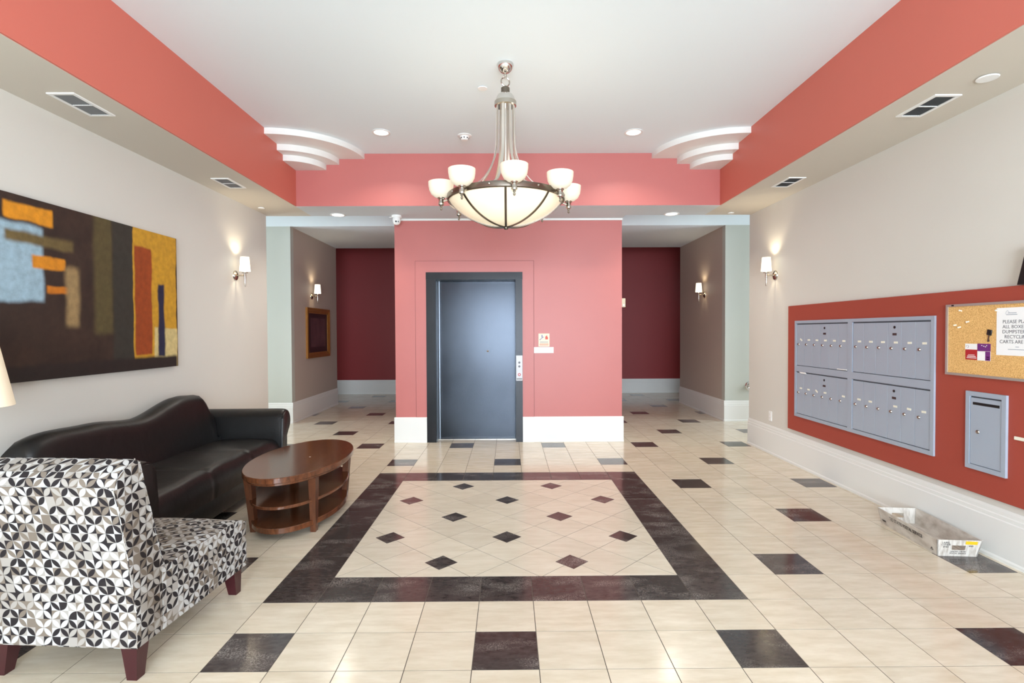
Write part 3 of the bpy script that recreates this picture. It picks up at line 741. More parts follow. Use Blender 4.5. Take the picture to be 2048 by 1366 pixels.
for k in range(8):
    a = OFF + k * PI / 4
    MB().tube([polar(a, r, z) for r, z in rodp], 0, flat=(0.011, 0.003, (math.cos(a), math.sin(a), 0))).build('strap', M_rod, ch, True, 60)
    ri = MB().lathe([(0.0, 0), (0.009, 0.001), (0.006, 0.006), (0, 0.008)], n=10, axis='y').build('rivet', M_nick, ch, True)
    p = polar(a, RR + 0.004, 2.482); ri.location = p; ri.rotation_euler = (0, 0, a + PI)
    a = k * PI / 4
    rp_ = [(0.443 * j / 16, bowl_z(0.443 * j / 16) - 0.004) for j in range(17)]
    MB().tube([polar(a, r, z) for r, z in rp_], 0, flat=(0.008, 0.0035, (math.cos(a), math.sin(a), 0))).build('bowl_rib', M_ring, ch, True, 60)
MB().lathe([(0.0, cz(2.244)), (0.014, cz(2.246)), (0.02, cz(2.256)), (0.02, cz(2.272)), (0, cz(2.275))], n=20).build('bottom_finial', M_ring, ch, True)
LA = math.radians(7.0); LR = 0.50
socket_me = MB().lathe([(0.0, -0.055), (0.020, -0.055), (0.022, -0.045), (0.019, -0.04), (0.019, -0.012), (0.027, -0.008), (0.027, 0.0), (0.0, 0.002)], n=18).mesh('lamp_socket', True); socket_me.materials.append(M_nick)
shade_prof = [(0.024, 0.0), (0.05, 0.006), (0.075, 0.026), (0.090, 0.056), (0.096, 0.09), (0.097, 0.118), (0.092, 0.118), (0.090, 0.09), (0.084, 0.058), (0.07, 0.032), (0.048, 0.014), (0.022, 0.008)]
shade_me = MB().lathe(shade_prof, n=32, close=True).mesh('cup_shade', True, 60); shade_me.materials.append(M_globe)
fin_me = MB().lathe([(0.0, -0.098), (0.006, -0.094), (0.010, -0.084), (0.006, -0.074), (0.011, -0.066), (0.008, -0.055)], n=14).mesh('finial', True); fin_me.materials.append(M_nick)
bracket_me = MB().tube([(0, 0, -0.03), (0, 0.03, -0.022), (0, 0.05, -0.012)], 0.007, 8).mesh('bracket', True); bracket_me.materials.append(M_nick)
for k in range(8):
    a = LA + k * PI / 4
    s = link('lamp_socket', socket_me, None, ch); s.location = polar(a, LR, 2.478); s.rotation_euler = (0, 0, a)
    for nm, me in (('cup_shade', shade_me), ('finial', fin_me), ('bracket', bracket_me)): link(nm, me, None, s)
    pl = bpy.data.lights.new('cup_bulb', 'POINT'); pl.energy = 1.0; pl.color = (1.0, 0.96, 0.90); pl.shadow_soft_size = 0.03
    po = bpy.data.objects.new('cup_bulb', pl); COL.objects.link(po); po.parent = s; po.location = (0, 0, 0.085)

# ================================================================ WALL SCONCES
M_sshade = mat('lit_sconce_shade', (250, 242, 224), 0.6, emit=((255, 240, 210), 1.6))
def sconce(loc, rz, label, power):
    s = thing('wall_sconce', label, 'lamp', loc, rz, 'matching wall sconces')     # local +y points out of the wall
    MB().lathe([(0.0, 0.022), (0.02, 0.021), (0.035, 0.016), (0.052, 0.008), (0.055, 0.0)], n=28, axis='y').build('backplate', M_nick, s, True)
    MB().tube([(0, 0.015, 0), (0, 0.06, 0.0), (0, 0.10, 0.0)], 0.008, 10).build('arm', M_nick, s, True)
    MB().lathe([(0.004, -0.125), (0.006, -0.12), (0.009, -0.06), (0.012, 0.0), (0.010, 0.03), (0.0, 0.032)], (0, 0.105, 0), 16).build('stem', M_nick, s, True)
    MB().lathe([(0.0, 0.026), (0.030, 0.026), (0.032, 0.032), (0.0, 0.034)], (0, 0.105, 0), 24).build('shade_holder', M_nick, s, True)
    MB().lathe([(0.058, 0.048), (0.046, 0.205), (0.044, 0.205), (0.056, 0.048)], (0, 0.105, 0), 32, close=True).build('shade', M_sshade, s, True)
    MB().lathe([(0.006, 0.03), (0.006, 0.06), (0.013, 0.075), (0.015, 0.1), (0.0, 0.125)], (0, 0.105, 0), 12).build('bulb', M_sshade, s, True)
    pl = bpy.data.lights.new('sconce_bulb', 'POINT'); pl.energy = power; pl.color = (1.0, 0.86, 0.62); pl.shadow_soft_size = 0.02
    po = bpy.data.objects.new('sconce_bulb', pl); COL.objects.link(po); po.parent = s; po.location = (0, 0.105, 0.16)
sconce((XL, 5.955, 2.085), -PI / 2, 'nickel wall sconce with lit white shade on the wall beside the large painting', 8)
sconce((XR, 6.14, 2.085), PI / 2, 'nickel wall sconce with lit white shade on the mailbox wall', 8)
sconce((-HX, 9.36, 2.08), -PI / 2, 'nickel wall sconce with lit white shade above the gold framed picture', 4)
sconce((HX, 9.36, 2.08), PI / 2, 'nickel wall sconce with lit white shade alone on the bare taupe hall wall', 3.5)

# ================================================================ CEILING FITTINGS
M_lens = mat('lit_downlight_lens', (255, 250, 240), 0.5, emit=((255, 246, 232), 5))
M_white = mat('white_plastic', (238, 238, 236), 0.4)
def downlight(x, y, z, label, power):
    t = thing('recessed_downlight', label, 'light', (x, y, z), 0, 'recessed ceiling downlights')
    MB().lathe([(0.072, -0.001), (0.094, -0.001), (0.096, -0.006), (0.088, -0.009), (0.074, -0.007)], n=36, close=True).build('trim_ring', M_white, t, True)
    MB().lathe([(0.0, -0.003), (0.073, -0.003), (0.073, -0.0015), (0, -0.0015)], n=32).build('lens', M_lens, t)
    l = bpy.data.lights.new('downlight_lamp', 'AREA'); l.shape = 'DISK'; l.size = 0.13; l.energy = power; l.color = (1.0, 0.93, 0.82); l.spread = math.radians(130)
    o = bpy.data.objects.new('downlight_lamp', l); COL.objects.link(o); o.parent = t; o.location = (0, 0, -0.012)
downlight(-1.317, 5.58, ZC, 'lit recessed downlight in the white ceiling by the cornice on the painting side', 12)
downlight(1.312, 5.59, ZC, 'lit recessed downlight in the white ceiling by the cornice on the mailbox side', 12)
downlight(-2.13, 6.70, ZS, 'lit recessed downlight at the soffit edge before the hall with the gold frame', 12)
downlight(2.05, 6.70, ZS, 'lit recessed downlight at the soffit edge before the hall with the bare wall', 12)
t = thing('smoke_detector', 'white domed smoke detector on the ceiling beside the chandelier', 'detector', (-0.459, 5.68, ZC))
MB().lathe([(0.0, -0.012), (0.062, -0.012), (0.074, -0.006), (0.076, 0.0)], n=30).build('base', M_white, t, True)
MB().lathe([(0.0, -0.052), (0.03, -0.050), (0.040, -0.040), (0.046, -0.020), (0.05, -0.011)], n=30).build('sensor_dome', M_white, t, True)
for k in range(8):
    a = k * PI / 4; o = MB().box(-0.006, 0.006, -0.003, 0.003, -0.037, -0.025).build('slot', mat('vent_dark', (72, 76, 80), 0.7) if k == 0 else bpy.data.materials['vent_dark'], t); o.location = (0.0425 * math.sin(a), -0.0425 * math.cos(a), 0); o.rotation_euler = (0, 0, a)
def disc(x, y, z, r, label):
    t = thing('sprinkler_cover', label, 'ceiling cover', (x, y, z))
    MB().lathe([(0.0, -0.012), (r * 0.94, -0.011), (r, -0.008), (r, -0.005)], n=32).build('cover_plate', M_white, t, True)
    MB().lathe([(0.0, -0.005), (r * 0.7, -0.005), (r * 0.7, 0.0)], n=24).build('collar', M_white, t)
disc(-0.214, 4.571, ZC, 0.042, 'flat white sprinkler cover on the main ceiling beside the chandelier chain')
disc(2.793, 3.11, ZS, 0.055, 'round white sprinkler cover in the soffit next to the vent over the cork board')
disc(-2.90, 6.30, ZS, 0.038, 'small round sprinkler cover in the soffit above the sconce beside the painting')
disc(2.772, 6.64, ZS, 0.038, 'small round sprinkler cover in the soffit corner above the outlet wall')
M_vdark = bpy.data.materials['vent_dark']; M_slat = mat('grey_vent_blade', (128, 131, 132), 0.5)
def vent(x0, x1, y0, y1, label):
    t = thing('ceiling_vent', label, 'vent', ((x0 + x1) / 2, (y0 + y1) / 2, ZS), 0, 'white two-panel ceiling vents')
    w, h = (x1 - x0) / 2, (y1 - y0) / 2; f = 0.022
    MB().box(-w, -w + f, -h, h, -0.007, 0).box(w - f, w, -h, h, -0.007, 0).box(-w + f, w - f, -h, -h + f, -0.007, 0).box(-w + f, w - f, h - f, h, -0.007, 0).build('frame', M_white, t)
    MB().box(-w + f, w - f, -0.004, 0.004, -0.007, 0).build('mullion', M_white, t)
    MB().box(-w + f, w - f, -h + f, h - f, -0.0015, 0).build('backing', M_vdark, t)
    n = 11
    for k in range(n):
        for s in (-1, 1):
            xx = -w + f + (2 * w - 2 * f) * (k + 0.5) / n
            a, b = (0.005, h - f) if s > 0 else (-h + f, -0.005)
            MB().hexa([(xx - 0.002, a, -0.006), (xx - 0.001, a, -0.006), (xx - 0.001, b, -0.006), (xx - 0.002, b, -0.006), (xx + 0.001, a, -0.0015), (xx + 0.002, a, -0.0015), (xx + 0.002, b, -0.0015), (xx + 0.001, b, -0.0015)]).build('blade', M_slat, t)
vent(-2.815, -2.645, 3.29, 3.635, 'white ceiling vent in the soffit directly above the large painting')
vent(-2.825, -2.655, 5.10, 5.445, 'white ceiling vent in the soffit between the painting and its wall sconce')
vent(2.668, 2.838, 3.335, 3.675, 'white ceiling vent in the soffit above the cork board end of the mail wall')
vent(2.692, 2.862, 5.12, 5.46, 'white ceiling vent in the soffit above the mailbox end nearest the sconce')
# security camera
sc_ = thing('security_camera', 'white turret security camera under the soffit at the lift wall corner', 'camera', (-1.41, 6.76, ZS))
MB().lathe([(0.0, -0.028), (0.058, -0.028), (0.062, -0.02), (0.062, 0.0)], n=28).build('mount', M_white, sc_, True)
MB().lathe([(0.0, -0.118), (0.02, -0.115), (0.038, -0.102), (0.048, -0.08), (0.05, -0.055), (0.046, -0.027)], n=28).build('turret', M_white, sc_, True)
M_blk = mat('black_plastic', (18, 18, 20), 0.3)
for x, m_, r in ((0.002, M_blk, 0.011), (0.028, M_slat, 0.009)):
    o = MB().lathe([(0.0, -0.008), (r, -0.006), (r, 0.006)], n=16, axis='y').build('lens' if m_ is M_blk else 'sensor', m_, sc_, True); o.location = (x, -0.043 if x < 0.01 else -0.036, -0.082)
MB().tube([(-0.05, 0.02, -0.012), (-0.085, 0.03, -0.014), (-0.10, 0.06, -0.008)], 0.007, 8).build('cable', M_white, sc_, True)

# ================================================================ LEFT WALL: PAINTING, HALL PICTURE
def painting_mat():
    m, nt, b = newmat('abstract_canvas_print'); L = nt.links
    g_ = node(nt, 'ShaderNodeTexCoord'); n = node(nt, 'ShaderNodeTexNoise'); n.inputs['Scale'].default_value = 5; n.inputs['Detail'].default_value = 6
    L.new(g_.outputs['Object'], n.inputs['Vector'])
    ds = node(nt, 'ShaderNodeVectorMath', operation='SCALE'); ds.inputs['Scale'].default_value = 0.05
    sb = node(nt, 'ShaderNodeVectorMath', operation='SUBTRACT'); sb.inputs[1].default_value = (0.5, 0.5, 0.5)
    L.new(n.outputs['Color'], sb.inputs[0]); L.new(sb.outputs[0], ds.inputs[0])
    ad = node(nt, 'ShaderNodeVectorMath', operation='ADD'); L.new(g_.outputs['Object'], ad.inputs[0]); L.new(ds.outputs[0], ad.inputs[1])
    sp = node(nt, 'ShaderNodeSeparateXYZ'); L.new(ad.outputs[0], sp.inputs[0])
    def edge(src, lo, soft):
        r = node(nt, 'ShaderNodeMapRange'); r.interpolation_type = 'SMOOTHSTEP'; r.inputs[1].default_value = lo - soft; r.inputs[2].default_value = lo + soft; L.new(src, r.inputs[0]); return r.outputs[0]
    def mul(a, c):
        x = node(nt, 'ShaderNodeMath', operation='MULTIPLY'); L.new(a, x.inputs[0])
        if isinstance(c, float): x.inputs[1].default_value = c
        else: L.new(c, x.inputs[1])
        return x.outputs[0]
    def inv(a):
        x = node(nt, 'ShaderNodeMath', operation='SUBTRACT'); x.inputs[0].default_value = 1; L.new(a, x.inputs[1]); return x.outputs[0]
    def rect(y0, y1, z0, z1, soft=0.012):
        return mul(mul(edge(sp.outputs[1], y0, soft), inv(edge(sp.outputs[1], y1, soft))), mul(edge(sp.outputs[2], z0, soft), inv(edge(sp.outputs[2], z1, soft))))
    base_ = node(nt, 'ShaderNodeMix', data_type='RGBA'); base_.inputs[6].default_value = lin(26, 20, 18); base_.inputs[7].default_value = lin(66, 48, 38)
    L.new(n.outputs['Fac'], base_.inputs[0]); col = base_.outputs[2]
    # plain colour fields only: dark ground, pale blue block, amber bars, olive band, gold field
    for (y0, y1, z0, z1, rgb, s) in ((-0.1, 0.38, 0.50, 0.98, (150, 176, 190), .02), (0.12, 0.46, 1.00, 1.10, (214, 140, 30), .012), (0.30, 0.55, 0.72, 0.80, (206, 130, 28), .012), (0.40, 0.60, 0.56, 0.61, (190, 110, 24), .012),
                                  (0.12, 0.62, 0.86, 0.93, (104, 88, 52), .02), (0.80, 0.98, 0.30, 1.2, (84, 74, 44), .03), (0.98, 1.20, -0.1, 1.2, (48, 48, 42), .02),
                                  (1.20, 1.75, -0.1, 1.2, (196, 146, 40), .008), (1.22, 1.42, 0.12, 1.0, (150, 66, 24), .012), (1.45, 1.75, -0.1, 0.34, (206, 186, 128), .012), (1.50, 1.58, 0.10, 0.72, (26, 34, 62), .015),
                                  (0.0, 1.75, -0.1, 0.10, (34, 28, 26), .02), (0.55, 0.66, 0.35, 0.75, (150, 124, 84), .03)):
        mx = node(nt, 'ShaderNodeMix', data_type='RGBA'); L.new(rect(y0, y1, z0, z1, s), mx.inputs[0]); L.new(col, mx.inputs[6]); mx.inputs[7].default_value = lin(*rgb); col = mx.outputs[2]
    n3 = node(nt, 'ShaderNodeTexNoise'); n3.inputs['Scale'].default_value = 22; n3.inputs['Detail'].default_value = 6; L.new(g_.outputs['Object'], n3.inputs['Vector'])
    hv = node(nt, 'ShaderNodeHueSaturation'); mr = node(nt, 'ShaderNodeMapRange'); mr.inputs[3].default_value = 0.6; mr.inputs[4].default_value = 1.35; L.new(n3.outputs[0], mr.inputs[0]); L.new(mr.outputs[0], hv.inputs['Value']); L.new(col, hv.inputs['Color'])
    L.new(hv.outputs[0], b.inputs['Base Color']); b.inputs['Roughness'].default_value = 0.55
    return m
pa = thing('painting', 'large unframed canvas in dark brown, amber, pale blue and gold above the sofa', 'painting', (XL + 0.002, 3.08, 1.150))
MB().rbox(0.006, 0.036, 0, 1.765, 0, 1.150, 0.004, 2).build('canvas', painting_mat(), pa)
MB().box(0, 0.012, 0.05, 1.715, 0.05, 1.10).build('stretcher', M_wood, pa)
M_gold = mat('antique_gold', (176, 122, 62), 0.30, metal=0.65, bump=0.3, bscale=60, var=0.25, vscale=12)
pf = thing('framed_picture', 'gold framed dark print hanging in the hall under a sconce', 'picture', (-HX, 9.07, 1.0))
def picframe(parent, w, h, f, d, m):
    prof = [(0, 0), (0, d), (f * 0.35, d * 1.1), (f * 0.6, d * 0.6), (f * 0.85, d * 0.7), (f, d * 0.4), (f, 0)]
    for k in range(4):      # four mitred bars
        rings = []
        c = [(0, 0), (w, 0), (w, h), (0, h)]
        a, b = c[k], c[(k + 1) % 4]
        dx, dz = (b[0] - a[0]), (b[1] - a[1]); l = math.hypot(dx, dz); tx, tz = dx / l, dz / l; nx, nz = -tz, tx
        for (p, s) in ((a, 1), (b, -1)):
            rings.append([(q, p[0] + nx * o_ + s * tx * o_, p[1] + nz * o_ + s * tz * o_) for o_, q in prof])
        MB().loft(rings).build('frame_bar', m, parent)
picframe(pf, 1.14, 0.875, 0.095, 0.035, M_gold)
m, nt, b = newmat('dark_print'); g_ = node(nt, 'ShaderNodeTexCoord'); n = node(nt, 'ShaderNodeTexNoise'); n.inputs['Scale'].default_value = 4; nt.links.new(g_.outputs['Object'], n.inputs[0])
mx = node(nt, 'ShaderNodeMix', data_type='RGBA'); mx.inputs[6].default_value = lin(30, 22, 34); mx.inputs[7].default_value = lin(120, 84, 90); nt.links.new(n.outputs[0], mx.inputs[0]); nt.links.new(mx.outputs[2], b.inputs['Base Color']); b.inputs['Roughness'].default_value = 0.5
M_mat = mat('dark_plum_mount', (34, 20, 28), 0.5)
MB().box(0, 0.008, 0.08, 1.06, 0.08, 0.795).build('mount_board', M_mat, pf)
MB().box(0.008, 0.010, 0.20, 0.94, 0.19, 0.70).build('print', m, pf)
mgl, ntl, bl = newmat('picture_glass'); ntl.nodes.remove(bl)
tr = node(ntl, 'ShaderNodeBsdfTransparent'); gl = node(ntl, 'ShaderNodeBsdfGlossy'); gl.inputs['Roughness'].default_value = 0.05
ms = node(ntl, 'ShaderNodeMixShader'); ms.inputs[0].default_value = 0.09
ntl.links.new(tr.outputs[0], ms.inputs[1]); ntl.links.new(gl.outputs[0], ms.inputs[2]); ntl.links.new(ms.outputs[0], ntl.nodes['Material Output'].inputs[0])
MB().box(0.012, 0.014, 0.08, 1.06, 0.08, 0.795).build('glass_pane', mgl, pf)

# ================================================================ RIGHT WALL: MAIL WALL
PZ0, PZ1, PX = 0.378, 1.712, XR - 0.028
panel = MB().rbox(PX, XR, 1.2, 5.80, PZ0, PZ1, 0.003, 1).build('mail_wall_panel', M_panel); tag(panel, 'long brick red backing panel behind the mailboxes', 'wall panel')
M_mbox = mat('blue_grey_metal', (164, 174, 188), 0.38, metal=0.1, spec=0.5, var=0.03, vscale=3)
M_seam = mat('mailbox_seam', (70, 74, 82), 0.6)
M_lock = mat('lock_brass_steel', (170, 160, 150), 0.25, metal=1.0)
M_tagp = mat('paper_tag', (235, 232, 214), 0.6)
M_badge = mat('maker_badge', (60, 40, 40), 0.5)
lock_me = MB().lathe([(0.0, -0.009), (0.009, -0.008), (0.012, -0.003), (0.013, 0.0)], n=14, axis='x').mesh('lock', True); lock_me.materials.append(M_lock)
tag_me = MB().box(-0.0012, 0, -0.021, 0.021, -0.008, 0.008).mesh('number_tag'); tag_me.materials.append(M_tagp)
def mailbank(yc, zc, w, h, label, flap, bare, worn):
    t = thing('mailbox_bank', label, 'mailbox', (PX, yc, zc), 0, 'grey mailbox banks')      # x towards -, faces the room
    f, d = 0.032, 0.014
    MB().box(-d, 0, -w / 2, -w / 2 + f, -h / 2, h / 2).box(-d, 0, w / 2 - f, w / 2, -h / 2, h / 2).box(-d, 0, -w / 2 + f, w / 2 - f, -h / 2, -h / 2 + f).box(-d, 0, -w / 2 + f, w / 2 - f, h / 2 - f, h / 2).build('frame', M_mbox, t)
    MB().box(-0.003, 0, -w / 2 + f, w / 2 - f, -h / 2 + f, h / 2 - f).build('backing', M_seam, t)
    iw = w - 2 * f - 0.008; dw = iw / 6
    me = MB().rbox(-0.0095, -0.003, -dw / 2 + 0.0012, dw / 2 - 0.0012, -h / 2 + f + 0.005, h / 2 - f - 0.009, 0.001, 1).mesh('door'); me.materials.append(M_mbox)
    for k in range(6):      # k = 0 is the door farthest from the cork board
        y = iw / 2 - dw * (k + 0.5)
        dr = link('door', me, None, t); dr.location = (0, y, 0)
        lk = link('lock', lock_me, None, dr); lk.location = (-0.0095, dw * 0.24, 0.005)
        if k not in bare:
            tg = link('number_tag', tag_me, None, dr); tg.location = (-0.0095, -dw * 0.10, 0.052); tg.rotation_euler = (random.uniform(-.04, .04) + (0.5 if k in worn else 0), 0, 0)
        if k == 3:
            MB().lathe([(0.0, -0.004), (0.011, -0.003), (0.011, 0.0)], (-0.0095, 0, 0.172), 14, 'x').build('master_keyhole', M_blk, dr, True)
            MB().box(-0.0108, -0.0095, -0.022, 0.022, 0.108, 0.126).build('badge', M_badge, dr)
    MB().box(-d - 0.0015, -d, -w / 2 + f, w / 2 - f, h / 2 - f + 0.0015, h / 2 - f + 0.0035).build('hinge_strip', M_seam, t)
    if flap: MB().hexa([(-0.011, *p) for p in flap] + [(-0.018, *p) for p in flap]).build('bent_flap', M_white, t)
    return t
YA, YM, YB = 5.64, 4.722, 3.782
ZT, ZM, ZB = 1.549, 1.046, 0.541
mailbank((YA + YM) / 2, (ZT + ZM) / 2, YA - YM, ZT - ZM, 'blue-grey bank of six mailboxes, upper one of the pair farther from the cork board', [(-0.42, -0.212), (-0.28, -0.212), (-0.28, -0.204), (-0.42, -0.204)], (), (0,))
mailbank((YM + YB) / 2, (ZT + ZM) / 2, YM - YB, ZT - ZM, 'blue-grey bank of six mailboxes, upper one of the pair nearest the cork board', None, (), ())
mailbank((YA + YM) / 2, (ZM + ZB) / 2, YA - YM, ZM - ZB, 'blue-grey bank of six mailboxes, lower one of the pair farther from the cork board', [(0.33, 0.206), (0.23, 0.206), (0.25, 0.222), (0.36, 0.222)], (4,), (2,))
mailbank((YM + YB) / 2, (ZM + ZB) / 2, YM - YB, ZM - ZB, 'blue-grey bank of six mailboxes, lower one of the pair beside the letter slot box', None, (2,), ())
# outgoing mail box
ob = thing('letter_slot_box', 'blue-grey metal outgoing mail box with a black letter slot', 'mailbox', (PX, 3.37, 0.79))
w, h, f, d = 0.288, 0.508, 0.03, 0.016
MB().box(-d, 0, -w / 2, -w / 2 + f, -h / 2, h / 2).box(-d, 0, w / 2 - f, w / 2, -h / 2, h / 2).box(-d, 0, -w / 2 + f, w / 2 - f, -h / 2, -h / 2 + f).box(-d, 0, -w / 2 + f, w / 2 - f, h / 2 - f, h / 2).build('frame', M_mbox, ob)
MB().box(-0.003, 0, -w / 2 + f, w / 2 - f, -h / 2 + f, h / 2 - f).build('backing', M_seam, ob)
dr = MB().rbox(-0.012, -0.003, -w / 2 + f + 0.003, w / 2 - f - 0.003, -h / 2 + f + 0.003, h / 2 - f - 0.010, 0.001, 1).build('door', M_mbox, ob)
MB().rbox(-0.0135, -0.011, -0.098, 0.092, 0.168, 0.186, 0.0009, 1).build('letter_slot', M_blk, dr)
MB().lathe([(0.0, -0.006), (0.010, -0.005), (0.013, 0.0)], (-0.012, 0.055, -0.005), 16, 'x').build('lock', M_lock, dr, True)
# cork board and what is pinned on it
def cork():
    m, nt, b = newmat('cork'); g_ = node(nt, 'ShaderNodeTexCoord')
    v = node(nt, 'ShaderNodeTexNoise'); v.inputs['Scale'].default_value = 160; v.inputs['Detail'].default_value = 4; nt.links.new(g_.outputs['Object'], v.inputs[0])
    rp = node(nt, 'ShaderNodeMapRange'); rp.inputs[1].default_value = 0.3; rp.inputs[2].default_value = 0.65; nt.links.new(v.outputs[0], rp.inputs[0])
    mx = node(nt, 'ShaderNodeMix', data_type='RGBA'); mx.inputs[6].default_value = lin(196, 144, 80); mx.inputs[7].default_value = lin(238, 194, 126); nt.links.new(rp.outputs[0], mx.inputs[0]); nt.links.new(mx.outputs[2], b.inputs['Base Color']); b.inputs['Roughness'].default_value = 0.85
    return m
cb = thing('cork_board', 'aluminium framed cork notice board on the red panel', 'notice board', (PX, 3.684, 1.139))
BW, BH = 1.0, 0.482
M_alu = mat('aluminium_frame', (196, 192, 188), 0.35, metal=0.7)
MB().box(-0.008, 0, -BW + 0.01, -0.01, 0.01, BH - 0.01).build('cork_sheet', cork(), cb)
for nm, a in (('frame_bar', (-0.016, 0, -BW, 0, 0, 0.016)), ('frame_bar', (-0.016, 0, -BW, 0, BH - 0.016, BH)), ('frame_bar', (-0.016, 0, -0.016, 0, 0.016, BH - 0.016)), ('frame_bar', (-0.016, 0, -BW, -BW + 0.016, 0.016, BH - 0.016))):
    MB().box(*a).build(nm, M_alu, cb)
MB().box(-0.0168, -0.016, -0.068, -0.048, BH - 0.013, BH - 0.003).build('corner_badge', M_blk, cb)
CXF = PX - 0.0085
M_paper = mat('white_paper', (244, 244, 244), 0.6)
M_ink = mat('grey_ink', (96, 98, 104), 0.7); M_ink2 = mat('pale_ink', (150, 156, 168), 0.7)
npap = thing('notice_sheet', 'white notice about boxes and recycling carts pinned to the cork board', 'notice', (CXF, 3.303, 1.290))
pw, ph = 0.380, 0.292
MB().box(-0.0012, 0, -pw, 0, 0, ph).build('sheet', M_paper, npap)
def wallM(y, z, off=-0.0014): return frameM((off, y, z), (0, -1, 0), (0, 0, 1))
for k, s in enumerate(('PLEASE PLACE', 'ALL BOXES IN', 'DUMPSTERS IF', 'RECYCLING', 'CARTS ARE FULL')):
    text(s, 0.030, M_ink, npap, wallM(-0.135, 0.205 - k * 0.0305))
roof = MB().tube([(-0.0016, -0.062, 0.252), (-0.0016, -0.062, 0.263), (-0.0016, -0.073, 0.275), (-0.0016, -0.085, 0.262)], 0, flat=(0.0008, 0.0004, (1, 0, 0))).build('roof_logo', M_ink2, npap)
for y0, y1, z in ((-0.13, -0.075, 0.259), (-0.135, -0.064, 0.249)): MB().box(-0.0016, -0.0012, y0, y1, z - 0.002, z + 0.002).build('logo_line', M_ink2, npap)
for y0, y1, z in ((-0.148, -0.126, 0.053), (-0.19, -0.078, 0.037)): MB().box(-0.0016, -0.0012, y0, y1, z - 0.0016, z + 0.0016).build('fine_print', M_ink2, npap)
def card(y, z, w, h, m, label, extra=(), tilt=0):
    c = thing('pinned_card', label, 'card', (CXF, y, z)); c.rotation_euler = (tilt, 0, 0)
    MB().box(-0.0010, 0, -w, 0, 0, h).build('card_sheet', m, c)
    for y0, y1, z0, z1, mm in extra: MB().box(-0.0014, -0.0010, y0, y1, z0, z1).build('printed_block', mm, c)
    return c
M_cred = mat('red_print', (178, 34, 40), 0.5); M_cpur = mat('purple_print', (112, 40, 120), 0.5); M_cdk = mat('plum_print', (110, 30, 50), 0.5)
card(3.527, 1.251, 0.088, 0.066, M_cred, 'red business card with white lines of print below the white logo card', ((-0.084, -0.010, 0.010, 0.014, M_paper), (-0.078, -0.014, 0.020, 0.024, M_paper), (-0.07, -0.02, 0.030, 0.033, M_paper)))
c1 = card(3.530, 1.318, 0.090, 0.038, M_paper, 'white business card with small round logo above the red card on the cork')
MB().tube([(-0.0012, -0.018 + 0.009 * math.cos(a), 0.018 + 0.009 * math.sin(a)) for a in [PI * 1.6 * k / 14 for k in range(15)]], 0, flat=(0.0012, 0.0003, (1, 0, 0))).build('round_logo', M_cdk, c1)
card(3.437, 1.310, 0.094, 0.048, M_cpur, 'purple business card with white specks above the white card', ((-0.05, -0.042, 0.030, 0.034, M_paper), (-0.036, -0.028, 0.034, 0.038, M_paper), (-0.062, -0.055, 0.026, 0.031, M_paper), (-0.07, -0.064, 0.034, 0.039, M_paper)))
card(3.437, 1.249, 0.094, 0.060, M_paper, 'white and purple business card below the purple card', ((-0.0935, -0.058, 0.001, 0.059, M_cpur), (-0.086, -0.066, 0.010, 0.014, M_paper), (-0.086, -0.066, 0.022, 0.026, M_paper)))
pin_me = MB().lathe([(0.0, -0.020), (0.005, -0.019), (0.006, -0.014), (0.0035, -0.012), (0.0035, -0.005), (0.006, -0.002), (0.004, 0.0)], n=10, axis='x').mesh('push_pin', True); pin_me.materials.append(mat('ivory_pin', (238, 226, 200), 0.35))
for y, z, lb in ((3.560, 1.574, 'ivory push pin nearest the frame corner badge of the cork board'), (3.503, 1.502, 'ivory push pin alone between the pin pair and the key'), (3.605, 1.480, 'ivory push pin, outer one of a touching pair on the cork'), (3.570, 1.466, 'ivory push pin, inner one of a touching pair on the cork'), (3.292, 1.566, 'ivory push pin holding the corner of the white notice')):
    p = link('push_pin', pin_me, None); p.location = (CXF - (0.0012 if z > 1.56 and y < 3.4 else 0), y, z); p.rotation_euler = (0, random.uniform(-.3, .3), random.uniform(-.3, .3)); tag(p, lb, 'pin', 'ivory push pins on the cork board')
ky = thing('key', 'small key with black plastic head hanging on the cork board', 'key', (CXF, 3.352, 1.418)); ky.rotation_euler = (math.radians(10), 0, 0)
MB().rbox(-0.006, 0, -0.017, 0.017, -0.006, 0.03, 0.003, 2).build('key_head', M_blk, ky, True)
MB().box(-0.004, -0.001, -0.005, 0.004, -0.048, -0.006).box(-0.004, -0.001, -0.010, -0.005, -0.044, -0.034).build('key_blade', M_lock, ky)
# bracket and brochure holder at the near end
br = MB().rbox(PX - 0.010, PX, 3.05, 3.180, 0.785, 0.805, 0.002, 1); br = br.build('door_latch', M_tagp); tag(br, 'worn pale metal latch plate on the red panel near the letter slot box', 'latch')
bh = MB().prism([(3.150, PZ1 + 0.001), (3.095, PZ1 + 0.22), (2.86, PZ1 + 0.22), (2.82, PZ1 + 0.001)], 'x', XR - 0.06, XR - 0.003).build('brochure_holder', M_blk); tag(bh, 'black wall brochure holder standing on top of the red panel', 'holder')
# outlet
ot = thing('wall_outlet', 'white duplex outlet low on the beige wall below the sconce', 'outlet', (XR, 6.235, 0.44))
MB().rbox(-0.006, 0, -0.036, 0.036, -0.058, 0.058, 0.002, 1).build('cover_plate', M_white, ot)
for z in (-0.022, 0.022): MB().rbox(-0.0085, -0.005, -0.017, 0.017, z - 0.015, z + 0.015, 0.001, 1).build('socket', M_trimw, ot)
